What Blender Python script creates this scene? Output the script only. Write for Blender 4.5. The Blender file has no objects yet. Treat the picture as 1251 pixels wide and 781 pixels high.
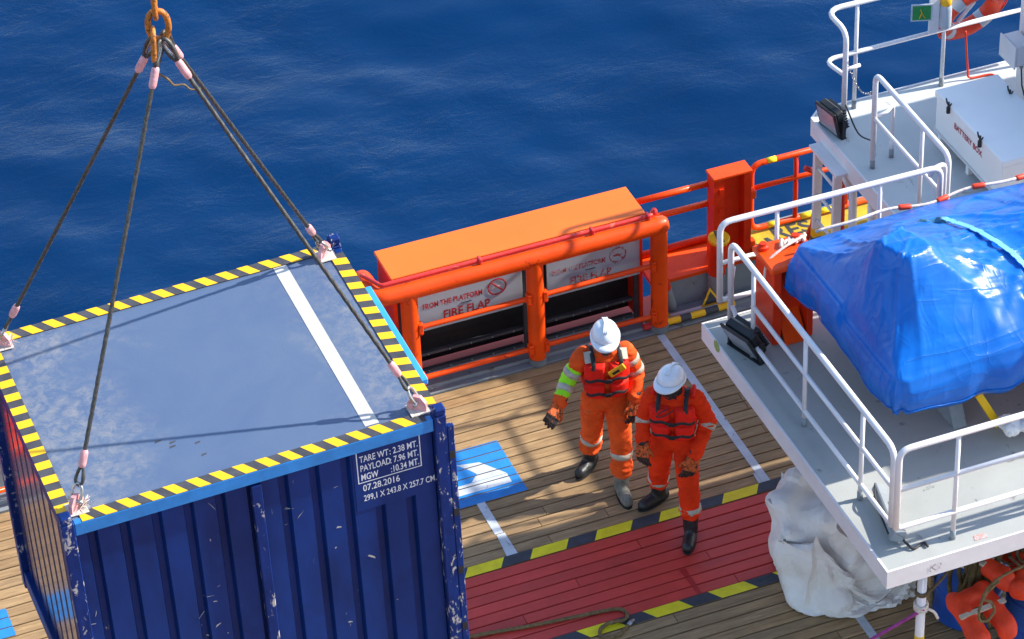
import bpy, bmesh, math, random
import numpy as np
from mathutils import Vector, Matrix, noise as mnoise

random.seed(7); np.random.seed(7)
scene = bpy.context.scene
COL = scene.collection
PI = math.pi
rad = math.radians

# ------------------------------------------------------------------ camera
cam_d = bpy.data.cameras.new('camera'); cam = bpy.data.objects.new('camera', cam_d); COL.objects.link(cam)
yaw, pitch, roll = rad(20.0657), rad(37.238), rad(2.5226)
right = Vector((math.cos(yaw), -math.sin(yaw), 0)); fh = Vector((math.sin(yaw), math.cos(yaw), 0))
fwd = fh*math.cos(pitch) - Vector((0, 0, 1))*math.sin(pitch)
down = fwd.cross(right)
r2 = right*math.cos(roll) + down*math.sin(roll); d2 = down*math.cos(roll) - right*math.sin(roll)
M = Matrix.Identity(4)
for i in range(3):
    M[i][0] = r2[i]; M[i][1] = -d2[i]; M[i][2] = -fwd[i]
M[2][3] = 19.0
cam.matrix_world = M
cam_d.sensor_width = 36; cam_d.lens = 36*3938.17/1251; cam_d.clip_end = 5000
scene.camera = cam

# ------------------------------------------------------------------ sky and sun
SUN_EL, SUN_AZ = rad(36.5), rad(-6.6)          # azimuth counted from +X towards +Y
w = bpy.data.worlds.new('World'); scene.world = w; w.use_nodes = True
nt = w.node_tree; bg = nt.nodes['Background']
sky = nt.nodes.new('ShaderNodeTexSky'); sky.sky_type = 'NISHITA'; sky.sun_disc = False
sky.sun_elevation = SUN_EL; sky.sun_rotation = PI/2 - SUN_AZ
sky.air_density = 1.0; sky.dust_density = 0.6; sky.ozone_density = 1.5
nt.links.new(sky.outputs[0], bg.inputs[0]); bg.inputs[1].default_value = 0.15
sd = bpy.data.lights.new('sun', 'SUN'); sd.energy = 4.0; sd.angle = rad(0.9); sd.color = (1, 0.95, 0.86)
sun = bpy.data.objects.new('sun', sd); COL.objects.link(sun)
sdir = Vector((math.cos(SUN_EL)*math.cos(SUN_AZ), math.cos(SUN_EL)*math.sin(SUN_AZ), math.sin(SUN_EL)))
sun.rotation_euler = sdir.to_track_quat('Z', 'Y').to_euler(); sun.location = sdir*60
scene.view_settings.view_transform = 'Standard'; scene.view_settings.look = 'None'
scene.view_settings.exposure = 1.0; scene.view_settings.gamma = 1

# ------------------------------------------------------------------ helpers
def lin(r, g, b):
    f = lambda c: (c/255/12.92) if c/255 <= .04045 else ((c/255+.055)/1.055)**2.4
    return (f(r), f(g), f(b))

def V(*a): return Vector(a)

class MB:
    def __init__(s): s.v = []; s.f = []; s.m = []
    def add(s, vs, fs, mi=0):
        o = len(s.v); s.v += [tuple(p) for p in vs]
        for f in fs: s.f.append(tuple(i+o for i in f)); s.m.append(mi)
    def box(s, lo, hi, mi=0, mat=None, bev=0):
        x0, y0, z0 = lo; x1, y1, z1 = hi
        if bev <= 0:
            vs = [V(x, y, z) for z in (z0, z1) for y in (y0, y1) for x in (x0, x1)]
            fs = [(0,2,3,1),(4,5,7,6),(0,1,5,4),(2,6,7,3),(0,4,6,2),(1,3,7,5)]
        else:
            b = min(bev, (x1-x0)*.45, (y1-y0)*.45, (z1-z0)*.45)
            bm = bmesh.new()
            r = bmesh.ops.create_cube(bm, size=1)
            for q in bm.verts: q.co = V((x0+x1)/2+q.co.x*(x1-x0), (y0+y1)/2+q.co.y*(y1-y0), (z0+z1)/2+q.co.z*(z1-z0))
            bmesh.ops.bevel(bm, geom=bm.edges[:], offset=b, segments=1, affect='EDGES', profile=.5)
            bm.verts.index_update()
            vs = [q.co.copy() for q in bm.verts]; fs = [tuple(q.index for q in f.verts) for f in bm.faces]
            bm.free()
        if mat is not None: vs = [mat @ p for p in vs]
        s.add(vs, fs, mi); return s
    def tube(s, path, r, seg=8, caps=True, closed=False, mi=0, lobes=0, twist=0, lobe=.0, flat=None):
        P = [Vector(p) for p in path]; n = len(P)
        rr = r if hasattr(r, '__len__') else [r]*n
        T = []
        for i in range(n):
            a = P[(i-1) % n] if (closed or i > 0) else P[i]; b = P[(i+1) % n] if (closed or i < n-1) else P[i]
            t = (b-a); T.append(t.normalized() if t.length > 1e-9 else V(0, 0, 1))
        up = V(0, 0, 1) if abs(T[0].z) < .9 else V(1, 0, 0)
        N = (up - T[0]*up.dot(T[0])).normalized()
        vs = []; L = 0
        for i in range(n):
            if i:
                N = (N - T[i]*N.dot(T[i]))
                N = N.normalized() if N.length > 1e-6 else T[i].orthogonal().normalized()
                L += (P[i]-P[i-1]).length
            B = T[i].cross(N)
            for k in range(seg):
                a = 2*PI*k/seg
                q = rr[i]*(1+lobe*math.cos(lobes*a - twist*L)) if lobes else rr[i]
                fa, fb = (flat if flat else (1, 1))
                vs.append(P[i] + N*(q*math.cos(a)*fa) + B*(q*math.sin(a)*fb))
        fs = []
        m = n if closed else n-1
        for i in range(m):
            j = (i+1) % n
            for k in range(seg):
                l = (k+1) % seg
                fs.append((i*seg+k, i*seg+l, j*seg+l, j*seg+k))
        if caps and not closed:
            fs.append(tuple(range(seg-1, -1, -1))); fs.append(tuple((n-1)*seg+k for k in range(seg)))
        s.add(vs, fs, mi); return s
    def lathe(s, prof, origin=(0,0,0), axis=(0,0,1), seg=20, mi=0):
        ax = Vector(axis).normalized(); u = ax.orthogonal().normalized(); w_ = ax.cross(u); o = Vector(origin)
        vs = []
        for r, h in prof:
            for k in range(seg):
                a = 2*PI*k/seg; vs.append(o + ax*h + u*(r*math.cos(a)) + w_*(r*math.sin(a)))
        fs = []
        for i in range(len(prof)-1):
            for k in range(seg):
                l = (k+1) % seg; fs.append((i*seg+k, i*seg+l, (i+1)*seg+l, (i+1)*seg+k))
        fs.append(tuple(range(seg-1, -1, -1))); fs.append(tuple((len(prof)-1)*seg+k for k in range(seg)))
        s.add(vs, fs, mi); return s
    def prism(s, pts, vec, mi=0):
        P = [Vector(p) for p in pts]; vec = Vector(vec); n = len(P)
        fs = [tuple(range(n-1, -1, -1)), tuple(range(n, 2*n))] + [(i, (i+1) % n, n+(i+1) % n, n+i) for i in range(n)]
        s.add(P+[p+vec for p in P], fs, mi); return s
    def capsule(s, a, b, ra, rb, seg=14, rings=4, mi=0, flat=None):
        a = Vector(a); b = Vector(b); d = b-a; L = d.length
        d = d/L if L > 1e-6 else V(0, 0, 1)
        path = []; rr = []
        for i in range(rings):
            t = PI/2*(1-i/rings); path.append(a - d*ra*math.sin(t)); rr.append(max(ra*math.cos(t), .0008))
        path.append(a); rr.append(ra); path.append(b); rr.append(rb)
        for i in range(1, rings+1):
            t = PI/2*i/rings; path.append(b + d*rb*math.sin(t)); rr.append(max(rb*math.cos(t), .0008))
        s.tube(path, rr, seg, flat=flat); return s
    def grid(s, nu, nv, fn, mi=0, wrapu=False):
        vs = [fn(i/(nu if wrapu else nu-1), j/(nv-1)) for j in range(nv) for i in range(nu)]
        fs = []
        for j in range(nv-1):
            for i in range(nu if wrapu else nu-1):
                k = (i+1) % nu
                fs.append((j*nu+i, j*nu+k, (j+1)*nu+k, (j+1)*nu+i))
        s.add(vs, fs, mi); return s
    def mesh(s, name, mats, smooth=False, angle=None):
        me = bpy.data.meshes.new(name); me.from_pydata([tuple(p) for p in s.v], [], s.f)
        for m_ in (mats if isinstance(mats, (list, tuple)) else [mats]): me.materials.append(m_)
        if any(s.m): me.polygons.foreach_set('material_index', s.m)
        bm = bmesh.new(); bm.from_mesh(me); bmesh.ops.recalc_face_normals(bm, faces=bm.faces); bm.to_mesh(me); bm.free()
        if smooth:
            me.shade_smooth()
            if angle: me.set_sharp_from_angle(angle=rad(angle))
        me.update(); return me
    def build(s, name, mats, parent=None, smooth=False, angle=None):
        return link(name, s.mesh(name, mats, smooth, angle), parent)

def link(name, me, parent=None):
    o = bpy.data.objects.new(name, me); COL.objects.link(o)
    if parent is not None: o.parent = parent
    return o

def tag(o, label=None, cat=None, group=None, kind=None):
    if label: o['label'] = label
    if cat: o['category'] = cat
    if group: o['group'] = group
    if kind: o['kind'] = kind
    return o

def thing(name, label, cat, loc=(0,0,0), rot=(0,0,0), group=None):
    o = bpy.data.objects.new(name, None); COL.objects.link(o); o.location = loc; o.rotation_euler = rot
    o.empty_display_size = .2
    return tag(o, label, cat, group)

def relocate(root, base):
    """move an Empty to its thing's base without moving the parts built in world coordinates"""
    b = Vector(base)
    for ch in root.children: ch.location = ch.location - b
    root.location = root.location + b

def fillet(path, r, n=5):
    P = [Vector(p) for p in path]; out = [P[0]]
    for i in range(1, len(P)-1):
        a = (P[i-1]-P[i]); b = (P[i+1]-P[i]); la, lb = a.length, b.length
        a.normalize(); b.normalize()
        ang = a.angle(b)
        t = min(r/max(math.tan(ang/2), 1e-3), la*.49, lb*.49)
        p0 = P[i]+a*t; p1 = P[i]+b*t
        for k in range(n+1):
            u = k/n; out.append(p0*(1-u)**2 + P[i]*2*u*(1-u) + p1*u*u)
    out.append(P[-1]); return out

def spline(pts, n=8):
    P = [Vector(p) for p in pts]; P = [P[0]*2-P[1]] + P + [P[-1]*2-P[-2]]; out = []
    for i in range(1, len(P)-2):
        for k in range(n):
            t = k/n; a, b, c, d = P[i-1], P[i], P[i+1], P[i+2]
            out.append(.5*((2*b) + (c-a)*t + (2*a-5*b+4*c-d)*t*t + (3*b-a-3*c+d)*t**3))
    out.append(P[-2]); return out

def remeshed(mb, voxel, smooth=4, fac=.5):
    """voxel-remesh overlapping volumes into one continuous surface"""
    me = mb.mesh('tmp', [])
    o = bpy.data.objects.new('tmp', me); COL.objects.link(o)
    r = o.modifiers.new('r', 'REMESH'); r.mode = 'VOXEL'; r.voxel_size = voxel; r.adaptivity = 0
    if smooth:
        sm = o.modifiers.new('s', 'SMOOTH'); sm.iterations = smooth; sm.factor = fac
    dg = bpy.context.evaluated_depsgraph_get(); dg.update()
    out = bpy.data.meshes.new_from_object(o.evaluated_get(dg))
    bpy.data.objects.remove(o); bpy.data.meshes.remove(me)
    return out

def displace(me, fn):
    n = len(me.vertices); co = np.empty(n*3); no = np.empty(n*3)
    me.vertices.foreach_get('co', co); me.vertices.foreach_get('normal', no)
    co = co.reshape(-1, 3); no = no.reshape(-1, 3)
    d = np.array([fn(Vector(co[i]), Vector(no[i])) for i in range(n)])
    co = co + no*d[:, None]
    me.vertices.foreach_set('co', co.ravel()); me.update()

def lettering(name, txt, size, origin, ux, uy, mat, parent=None, align='LEFT', sx=1.0, warp=None, bold=0, spacing=1.0, fit=None):
    cu = bpy.data.curves.new('t', 'FONT'); cu.body = txt; cu.size = size; cu.align_x = align
    cu.offset = bold; cu.space_character = spacing; cu.resolution_u = 3
    o = bpy.data.objects.new('t', cu); COL.objects.link(o)
    dg = bpy.context.evaluated_depsgraph_get(); dg.update()
    me = bpy.data.meshes.new_from_object(o.evaluated_get(dg)); bpy.data.objects.remove(o)
    if fit:
        xs_ = [v.co.x for v in me.vertices]; sx = fit/(max(xs_)-min(xs_))
    O = Vector(origin); X = Vector(ux).normalized(); Y = Vector(uy).normalized()
    for v in me.vertices:
        p = O + X*(v.co.x*sx) + Y*v.co.y
        if warp: p = warp(p)
        v.co = p
    me.materials.clear(); me.materials.append(mat); me.name = name
    return link(name, me, parent)

# ------------------------------------------------------------------ materials
def node_mat(name):
    m = bpy.data.materials.new(name); m.use_nodes = True
    t = m.node_tree; b = t.nodes['Principled BSDF']
    return m, t, b
def N(t, kind, **kw):
    n = t.nodes.new('ShaderNode'+kind)
    for k, v in kw.items(): setattr(n, k, v)
    return n
def coords(t, scale=(1,1,1), rnd=False):
    tc = N(t, 'TexCoord'); mp = N(t, 'Mapping'); mp.inputs['Scale'].default_value = scale
    t.links.new(tc.outputs['Object'], mp.inputs['Vector'])
    if rnd:
        oi = N(t, 'ObjectInfo'); mu = N(t, 'Math', operation='MULTIPLY'); mu.inputs[1].default_value = 83.0
        t.links.new(oi.outputs['Random'], mu.inputs[0]); t.links.new(mu.outputs[0], mp.inputs['Location'])
    return mp.outputs['Vector']
def noise_tex(t, vec, scale, detail=4, rough=.55, dist=0):
    n = N(t, 'TexNoise'); n.inputs['Scale'].default_value = scale; n.inputs['Detail'].default_value = detail
    n.inputs['Roughness'].default_value = rough; n.inputs['Distortion'].default_value = dist
    t.links.new(vec, n.inputs['Vector']); return n.outputs['Fac']
def ramp(t, fac, stops, interp='LINEAR'):
    r = N(t, 'ValToRGB'); r.color_ramp.interpolation = interp
    el = r.color_ramp.elements
    while len(el) < len(stops): el.new(.5)
    for e, (p, c) in zip(el, stops):
        e.position = p; e.color = (*c, 1) if len(c) == 3 else c
    t.links.new(fac, r.inputs['Fac']); return r.outputs['Color']
def mixc(t, fac, a, b, mode='MIX'):
    m = N(t, 'Mix', data_type='RGBA', blend_type=mode)
    for sock, val in (('Factor', fac), ('A', a), ('B', b)):
        s_ = [i for i in m.inputs if i.name == sock and (i.type == 'RGBA' if sock != 'Factor' else i.type == 'VALUE')][0]
        if hasattr(val, 'is_linked') or hasattr(val, 'links'): t.links.new(val, s_)
        else: s_.default_value = (*val, 1) if sock != 'Factor' else val
    return [o for o in m.outputs if o.type == 'RGBA'][0]
def bumpn(t, b, height, strength, dist=.01):
    bn = N(t, 'Bump'); bn.inputs['Strength'].default_value = strength; bn.inputs['Distance'].default_value = dist
    t.links.new(height, bn.inputs['Height']); t.links.new(bn.outputs[0], b.inputs['Normal'])

def paint(name, col, rough=.45, var=.18, vscale=2.2, wear=None, wear_amt=.62, wear_scale=9, bump=.12, bscale=14, metal=0, coat=0, stretch=(1,1,1), rnd=False, spec=.5):
    m, t, b = node_mat(name)
    vec = coords(t, stretch, rnd)
    f1 = noise_tex(t, vec, vscale, 6, .6, .3)
    dark = tuple(c*(1-var*1.6) for c in col); lite = tuple(min(1, c*(1+var)+.01*var) for c in col)
    c = ramp(t, f1, [(.28, dark), (.72, lite)])
    if wear:
        f2 = noise_tex(t, vec, wear_scale, 9, .68, .6)
        c2 = ramp(t, f2, [(wear_amt, (0,0,0)), (wear_amt+.035, (1,1,1))])
        c = mixc(t, c2, c, wear)
    t.links.new(c, b.inputs['Base Color'])
    b.inputs['Metallic'].default_value = metal; b.inputs['Specular IOR Level'].default_value = spec
    f3 = noise_tex(t, vec, bscale, 5)
    mr = N(t, 'MapRange'); mr.inputs['To Min'].default_value = max(.02, rough-.1); mr.inputs['To Max'].default_value = min(1, rough+.14)
    t.links.new(f3, mr.inputs['Value']); t.links.new(mr.outputs[0], b.inputs['Roughness'])
    if coat: b.inputs['Coat Weight'].default_value = coat; b.inputs['Coat Roughness'].default_value = .12
    if bump: bumpn(t, b, f3, bump, .01)
    return m

MAT = {}
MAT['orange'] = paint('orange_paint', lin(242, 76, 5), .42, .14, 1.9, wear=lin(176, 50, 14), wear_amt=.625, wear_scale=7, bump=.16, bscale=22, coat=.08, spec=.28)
MAT['orange_lit_lid'] = paint('orange_lit_lid_paint', lin(243, 112, 24), .42, .05, 1.2, bump=.05)  # orange lightened on the lid to carry the light from above
MAT['orange_red'] = paint('orange_red_paint', lin(226, 52, 8), .45, .14, 2.5, spec=.28, wear=lin(150, 44, 20), wear_amt=.64, bump=.1)
MAT['red_pipe'] = paint('red_pipe_paint', lin(214, 48, 44), .42, .14, 3, wear=lin(226, 110, 90), wear_amt=.6)
MAT['white'] = paint('white_paint', lin(226, 222, 222), .42, .07, 2.4, wear=lin(168, 138, 112), wear_amt=.69, wear_scale=13, bump=.10)
MAT['lifted_deck'] = paint('lifted_grey_deck_paint', lin(196, 200, 198), .6, .08, 1.1, wear=lin(166, 166, 162), wear_amt=.62, wear_scale=4, bump=.15, bscale=60)  # deck grey lightened so the shaded upper landing looks brighter
MAT['grey_deck'] = paint('grey_deck_paint', lin(168, 170, 165), .6, .10, 1.1, wear=lin(128, 130, 128), wear_amt=.62, wear_scale=4, bump=.15, bscale=60)
MAT['grey_steel'] = paint('grey_steel_paint', lin(140, 146, 150), .5, .14, 2.5, wear=lin(112, 104, 96), wear_amt=.6, bump=.12)
MAT['boot_grey'] = paint('boot_grey_paint', lin(120, 126, 130), .5, .2, 6)
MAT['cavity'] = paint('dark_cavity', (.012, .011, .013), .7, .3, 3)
MAT['dark_grey'] = paint('dark_grey_paint', (.055, .055, .06), .55, .25, 4)
MAT['sign_board'] = paint('sign_board', lin(174, 184, 192), .35, .06, 1.2, wear=lin(160, 150, 144), wear_amt=.64, wear_scale=6, bump=.03)
MAT['sign_red'] = paint('sign_red', lin(186, 30, 44), .5, .2, 14, wear=lin(176, 130, 132), wear_amt=.56, wear_scale=30, bump=0)
MAT['sign_faded'] = paint('sign_faded_red', lin(176, 70, 76), .5, .2, 14, wear=lin(180, 172, 172), wear_amt=.5, wear_scale=26, bump=0)
MAT['con_blue'] = paint('container_blue', lin(4, 46, 112), .46, .26, 2.0, wear=lin(150, 142, 132), wear_amt=.73, wear_scale=13, bump=.14, bscale=18, stretch=(1, 1, .55), spec=.22)
MAT['con_post'] = paint('container_post_blue', lin(6, 42, 108), .5, .25, 5, wear=lin(178, 172, 166), wear_amt=.575, wear_scale=17, bump=.25, bscale=30, stretch=(1, 1, .45), spec=.2)
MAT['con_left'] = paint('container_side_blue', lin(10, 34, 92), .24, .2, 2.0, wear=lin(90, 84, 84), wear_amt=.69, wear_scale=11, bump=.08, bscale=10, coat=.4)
MAT['bar_blue_lit'] = paint('sunlit_blue_bar', lin(56, 160, 232), .42, .08, 5, bump=.1)  # light blue brightened to hold the sunlight on the side bar
MAT['con_light'] = paint('container_light_blue', lin(34, 128, 200), .42, .14, 5, wear=lin(180, 180, 176), wear_amt=.70, wear_scale=22, bump=.2)
MAT['yellow'] = paint('yellow_paint', lin(250, 190, 18), .5, .08, 5, wear=lin(150, 120, 50), wear_amt=.71, wear_scale=20, bump=.05)
MAT['yellow_floor'] = paint('yellow_floor_paint', lin(248, 222, 18), .6, .14, 6, wear=lin(120, 104, 60), wear_amt=.69, wear_scale=18, bump=.2, bscale=40)
MAT['black_tape'] = paint('black_tape', lin(66, 66, 72), .6, .25, 8, wear=lin(110, 100, 90), wear_amt=.68, wear_scale=20, bump=.1)
MAT['floor_black'] = paint('floor_black_paint', lin(58, 62, 70), .62, .25, 8, wear=lin(98, 92, 84), wear_amt=.68, wear_scale=20, bump=.2, bscale=40)
MAT['white_line'] = paint('white_line_paint', lin(196, 202, 208), .55, .12, 6, wear=lin(130, 122, 112), wear_amt=.62, wear_scale=16, bump=.1)
MAT['blue_floor'] = paint('blue_floor_paint', lin(36, 132, 206), .55, .14, 5, wear=lin(90, 120, 150), wear_amt=.68, wear_scale=18, bump=.15, bscale=40)
MAT['black_plastic'] = paint('black_plastic', (.018, .019, .021), .38, .2, 5)
MAT['black_rubber'] = paint('black_rubber', (.02, .02, .022), .5, .3, 9, bump=.2)
MAT['steel'] = paint('bare_steel', (.42, .41, .40), .34, .2, 12, metal=.85, bump=.15)
MAT['pink'] = paint('pink_ferrule', lin(226, 160, 160), .42, .2, 25, wear=lin(180, 120, 110), wear_amt=.6, wear_scale=40, bump=.2)
MAT['rust_orange'] = paint('rusty_orange_chain', lin(196, 116, 34), .55, .3, 14, wear=lin(104, 62, 34), wear_amt=.54, wear_scale=22, bump=.4, bscale=50)
MAT['wire'] = paint('wire_rope', (.085, .08, .072), .42, .3, 30, metal=.5, bump=.3, bscale=160)
MAT['rope'] = paint('brown_rope', lin(128, 104, 68), .85, .3, 30, bump=.8, bscale=220)
MAT['rope_dark'] = paint('dark_brown_rope', lin(104, 84, 56), .85, .35, 24, bump=.8, bscale=180)
MAT['purple'] = paint('purple_rope', lin(160, 60, 140), .7, .2, 20, bump=.5, bscale=150)
MAT['frayed'] = paint('frayed_cloth', lin(214, 200, 188), .85, .2, 30, bump=.5, bscale=80)
MAT['green'] = paint('exit_green', lin(20, 128, 62), .4, .1, 10, bump=0)
MAT['glass'] = paint('dark_window_glass', (.02, .026, .032), .06, .2, 2, bump=0, coat=.6)
MAT['lens'] = paint('pale_lens', lin(150, 158, 164), .16, .1, 8, bump=0)
MAT['hivis'] = paint('coverall_orange', lin(236, 88, 30), .85, .18, 7, bump=.6, bscale=44, spec=.2, wear=lin(206, 96, 60), wear_amt=.6, wear_scale=7)
MAT['hivis_red'] = paint('coverall_red_orange', lin(242, 56, 12), .85, .16, 7, bump=.6, bscale=44, spec=.2)
MAT['vest'] = paint('life_vest_red', lin(238, 34, 18), .68, .12, 9, bump=.5, bscale=26, spec=.25)
MAT['reflect'] = paint('reflective_band', lin(186, 178, 160), .42, .14, 26, bump=.1)
MAT['neon'] = paint('neon_sleeve', lin(164, 246, 20), .72, .12, 9, bump=.4, bscale=50)
MAT['strap'] = paint('black_strap', (.02, .02, .024), .65, .3, 30)
MAT['tag_yellow'] = paint('radio_tag_yellow', lin(236, 176, 16), .5, .1, 20)
MAT['helmet'] = paint('white_helmet', lin(232, 236, 240), .28, .04, 6, bump=.02, coat=.3)
MAT['dark_skin'] = paint('dark_skin', lin(92, 58, 44), .55, .15, 20, bump=.15, bscale=80)
MAT['gaiter'] = paint('dark_neck_gaiter', lin(52, 44, 44), .85, .3, 24, wear=lin(140, 130, 124), wear_amt=.58, wear_scale=34, bump=.4, bscale=60)
MAT['glove_o'] = paint('glove_orange', lin(214, 92, 22), .7, .3, 30, wear=lin(50, 34, 22), wear_amt=.52, wear_scale=46, bump=.4, bscale=80)
MAT['glove_b'] = paint('glove_black', lin(44, 34, 30), .75, .3, 30, wear=lin(160, 76, 24), wear_amt=.58, wear_scale=50, bump=.4, bscale=80)
MAT['boot'] = paint('black_boot', (.018, .018, .02), .45, .3, 14, bump=.3, bscale=40)
MAT['boot_dusty'] = paint('dusty_grey_boot', lin(120, 116, 104), .7, .3, 16, bump=.3, bscale=40)
MAT['bag'] = paint('white_woven_bag', lin(240, 232, 224), .72, .05, 3, wear=lin(216, 206, 198), wear_amt=.62, wear_scale=3, bump=.25, bscale=40)
MAT['drum'] = paint('blue_drum', lin(20, 70, 150), .4, .2, 4, bump=.1)
MAT['jacket'] = paint('orange_jacket_fabric', lin(228, 62, 22), .7, .15, 8, bump=.5, bscale=26)
MAT['net'] = paint('olive_net', lin(86, 72, 38), .9, .35, 16, bump=.7, bscale=90)
MAT['hull_orange'] = paint('hull_orange', lin(214, 66, 26), .4, .1, 1, bump=.05)
MAT['box_bluewhite'] = paint('battery_box_paint', lin(246, 246, 242), .38, .03, 1.6, bump=.04)
MAT['lifebuoy'] = paint('lifebuoy_orange', lin(226, 62, 24), .5, .12, 8, bump=.15)

def wood_mat(name, base, dark, red=False):
    m, t, b = node_mat(name)
    vec = coords(t, (1.0, 16, 16), True)
    vec2 = coords(t, (1, 1, 1), True)
    grain = noise_tex(t, vec, 2.6, 8, .68, .9)
    blotch = noise_tex(t, vec2, 1.4, 5, .6, .4)
    oi = N(t, 'ObjectInfo')
    c = ramp(t, grain, [(.25, dark), (.5, tuple((a+b_)/2 for a, b_ in zip(base, dark))), (.72, base)])
    grey = ramp(t, blotch, [(.38, (1, 1, 1)), (.66, (.70, .71, .74))])
    c = mixc(t, .8, c, grey, 'MULTIPLY')
    tint = ramp(t, oi.outputs['Random'], [(0, (.74, .70, .66)), (.35, (1, .96, .92)), (.7, (.88, .88, .9)), (1, (1.0, .9, .78))])
    c = mixc(t, .55 if red else .85, c, tint, 'MULTIPLY')
    t.links.new(c, b.inputs['Base Color'])
    if red:
        fine = noise_tex(t, vec2, 30, 6, .7)
        b.inputs['Roughness'].default_value = .5
        bumpn(t, b, fine, .25, .006)
    else:
        b.inputs['Roughness'].default_value = .72
        bumpn(t, b, grain, .5, .006)
    return m
MAT['wood'] = wood_mat('deck_wood', lin(200, 167, 120), lin(124, 97, 66))
MAT['red_wood'] = wood_mat('red_painted_wood', lin(228, 70, 56), lin(212, 60, 48), True)

def crease(t, sc, freq, dist):
    nz = noise_tex(t, coords(t, sc), freq, 2, .45, dist)
    a_ = N(t, 'Math', operation='SUBTRACT'); t.links.new(nz, a_.inputs[0]); a_.inputs[1].default_value = .5
    b_ = N(t, 'Math', operation='ABSOLUTE'); t.links.new(a_.outputs[0], b_.inputs[0])
    c_ = N(t, 'Math', operation='POWER'); t.links.new(b_.outputs[0], c_.inputs[0]); c_.inputs[1].default_value = .6
    return c_.outputs[0]
def bag_mat():
    m, t, b = node_mat('white_woven_bag')
    c = ramp(t, noise_tex(t, coords(t), 2.6, 6, .6, .4), [(.3, lin(222, 213, 205)), (.7, lin(242, 236, 230))])
    t.links.new(c, b.inputs['Base Color']); b.inputs['Roughness'].default_value = .6
    mx = N(t, 'Math', operation='ADD'); t.links.new(crease(t, (1, 1, .8), 2.0, 1.0), mx.inputs[0])
    hf = N(t, 'Math', operation='MULTIPLY'); t.links.new(crease(t, (1.2, .9, 1), 4.6, .8), hf.inputs[0]); hf.inputs[1].default_value = .45; t.links.new(hf.outputs[0], mx.inputs[1])
    bumpn(t, b, mx.outputs[0], .5, -.05)
    return m
MAT['bag'] = bag_mat()
def roof_mat():
    m, t, b = node_mat('container_roof_paint')
    vec = coords(t)
    f1 = noise_tex(t, vec, 1.1, 6, .6, .7); f2 = noise_tex(t, vec, 11, 9, .74, .5)
    c = ramp(t, f1, [(.3, lin(76, 95, 127)), (.55, lin(83, 101, 129)), (.75, lin(90, 106, 130))])
    sx = N(t, 'SeparateXYZ'); t.links.new(vec, sx.inputs[0])
    ax = N(t, 'Math', operation='ADD'); t.links.new(sx.outputs[0], ax.inputs[0]); ax.inputs[1].default_value = -.1
    ab = N(t, 'Math', operation='ABSOLUTE'); t.links.new(ax.outputs[0], ab.inputs[0])
    wob = N(t, 'Math', operation='MULTIPLY_ADD'); t.links.new(noise_tex(t, vec, 1.6, 5, .6, .5), wob.inputs[0]); wob.inputs[1].default_value = 1.5; t.links.new(ab.outputs[0], wob.inputs[2])
    mr0 = N(t, 'MapRange'); mr0.inputs['From Min'].default_value = 1.35; mr0.inputs['From Max'].default_value = 1.95; t.links.new(wob.outputs[0], mr0.inputs['Value'])
    st = ramp(t, f2, [(.42, (0, 0, 0)), (.66, (.6, .6, .6))])
    st2 = mixc(t, 1.0, st, mr0.outputs[0], 'MULTIPLY')
    c = mixc(t, st2, c, lin(148, 144, 140))
    sv = coords(t, (7, 1.2, 1)); sc = noise_tex(t, sv, 9, 9, .75, .2)
    scr = ramp(t, sc, [(.70, (0, 0, 0)), (.74, (.6, .6, .6))])
    c = mixc(t, scr, c, lin(196, 190, 186))
    t.links.new(c, b.inputs['Base Color'])
    mr = N(t, 'MapRange'); mr.inputs['To Min'].default_value = .36; mr.inputs['To Max'].default_value = .66
    t.links.new(f2, mr.inputs['Value']); t.links.new(mr.outputs[0], b.inputs['Roughness'])
    f3 = noise_tex(t, vec, 70, 3); bumpn(t, b, f3, .25, .004)
    return m
MAT['roof'] = roof_mat()

def tarp_mat():
    m, t, b = node_mat('blue_tarpaulin')
    vec = coords(t)
    f1 = noise_tex(t, vec, 1.6, 5, .6, .5)
    c = ramp(t, f1, [(.3, lin(2, 90, 180)), (.7, lin(7, 108, 200))])
    t.links.new(c, b.inputs['Base Color'])
    b.inputs['Roughness'].default_value = .34; b.inputs['Specular IOR Level'].default_value = .28
    b.inputs['Coat Weight'].default_value = .15; b.inputs['Coat Roughness'].default_value = .16
    mx = N(t, 'Math', operation='ADD'); t.links.new(crease(t, (.42, 2.3, 1.7), 1.9, .9), mx.inputs[0])
    hf = N(t, 'Math', operation='MULTIPLY'); t.links.new(crease(t, (2.0, .9, .8), 2.2, .7), hf.inputs[0]); hf.inputs[1].default_value = .5; t.links.new(hf.outputs[0], mx.inputs[1])
    weave = noise_tex(t, vec, 260, 1, .5)
    my = N(t, 'Math', operation='MULTIPLY_ADD'); t.links.new(weave, my.inputs[0]); my.inputs[1].default_value = .02; t.links.new(mx.outputs[0], my.inputs[2])
    bumpn(t, b, my.outputs[0], .42, -.04)
    return m
MAT['tarp'] = tarp_mat()
MAT['tarp_strap'] = paint('pale_blue_strap', lin(120, 190, 226), .55, .1, 10)
MAT['tarp_tie'] = paint('teal_tie', lin(60, 120, 150), .5, .25, 10, bump=.4)

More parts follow.
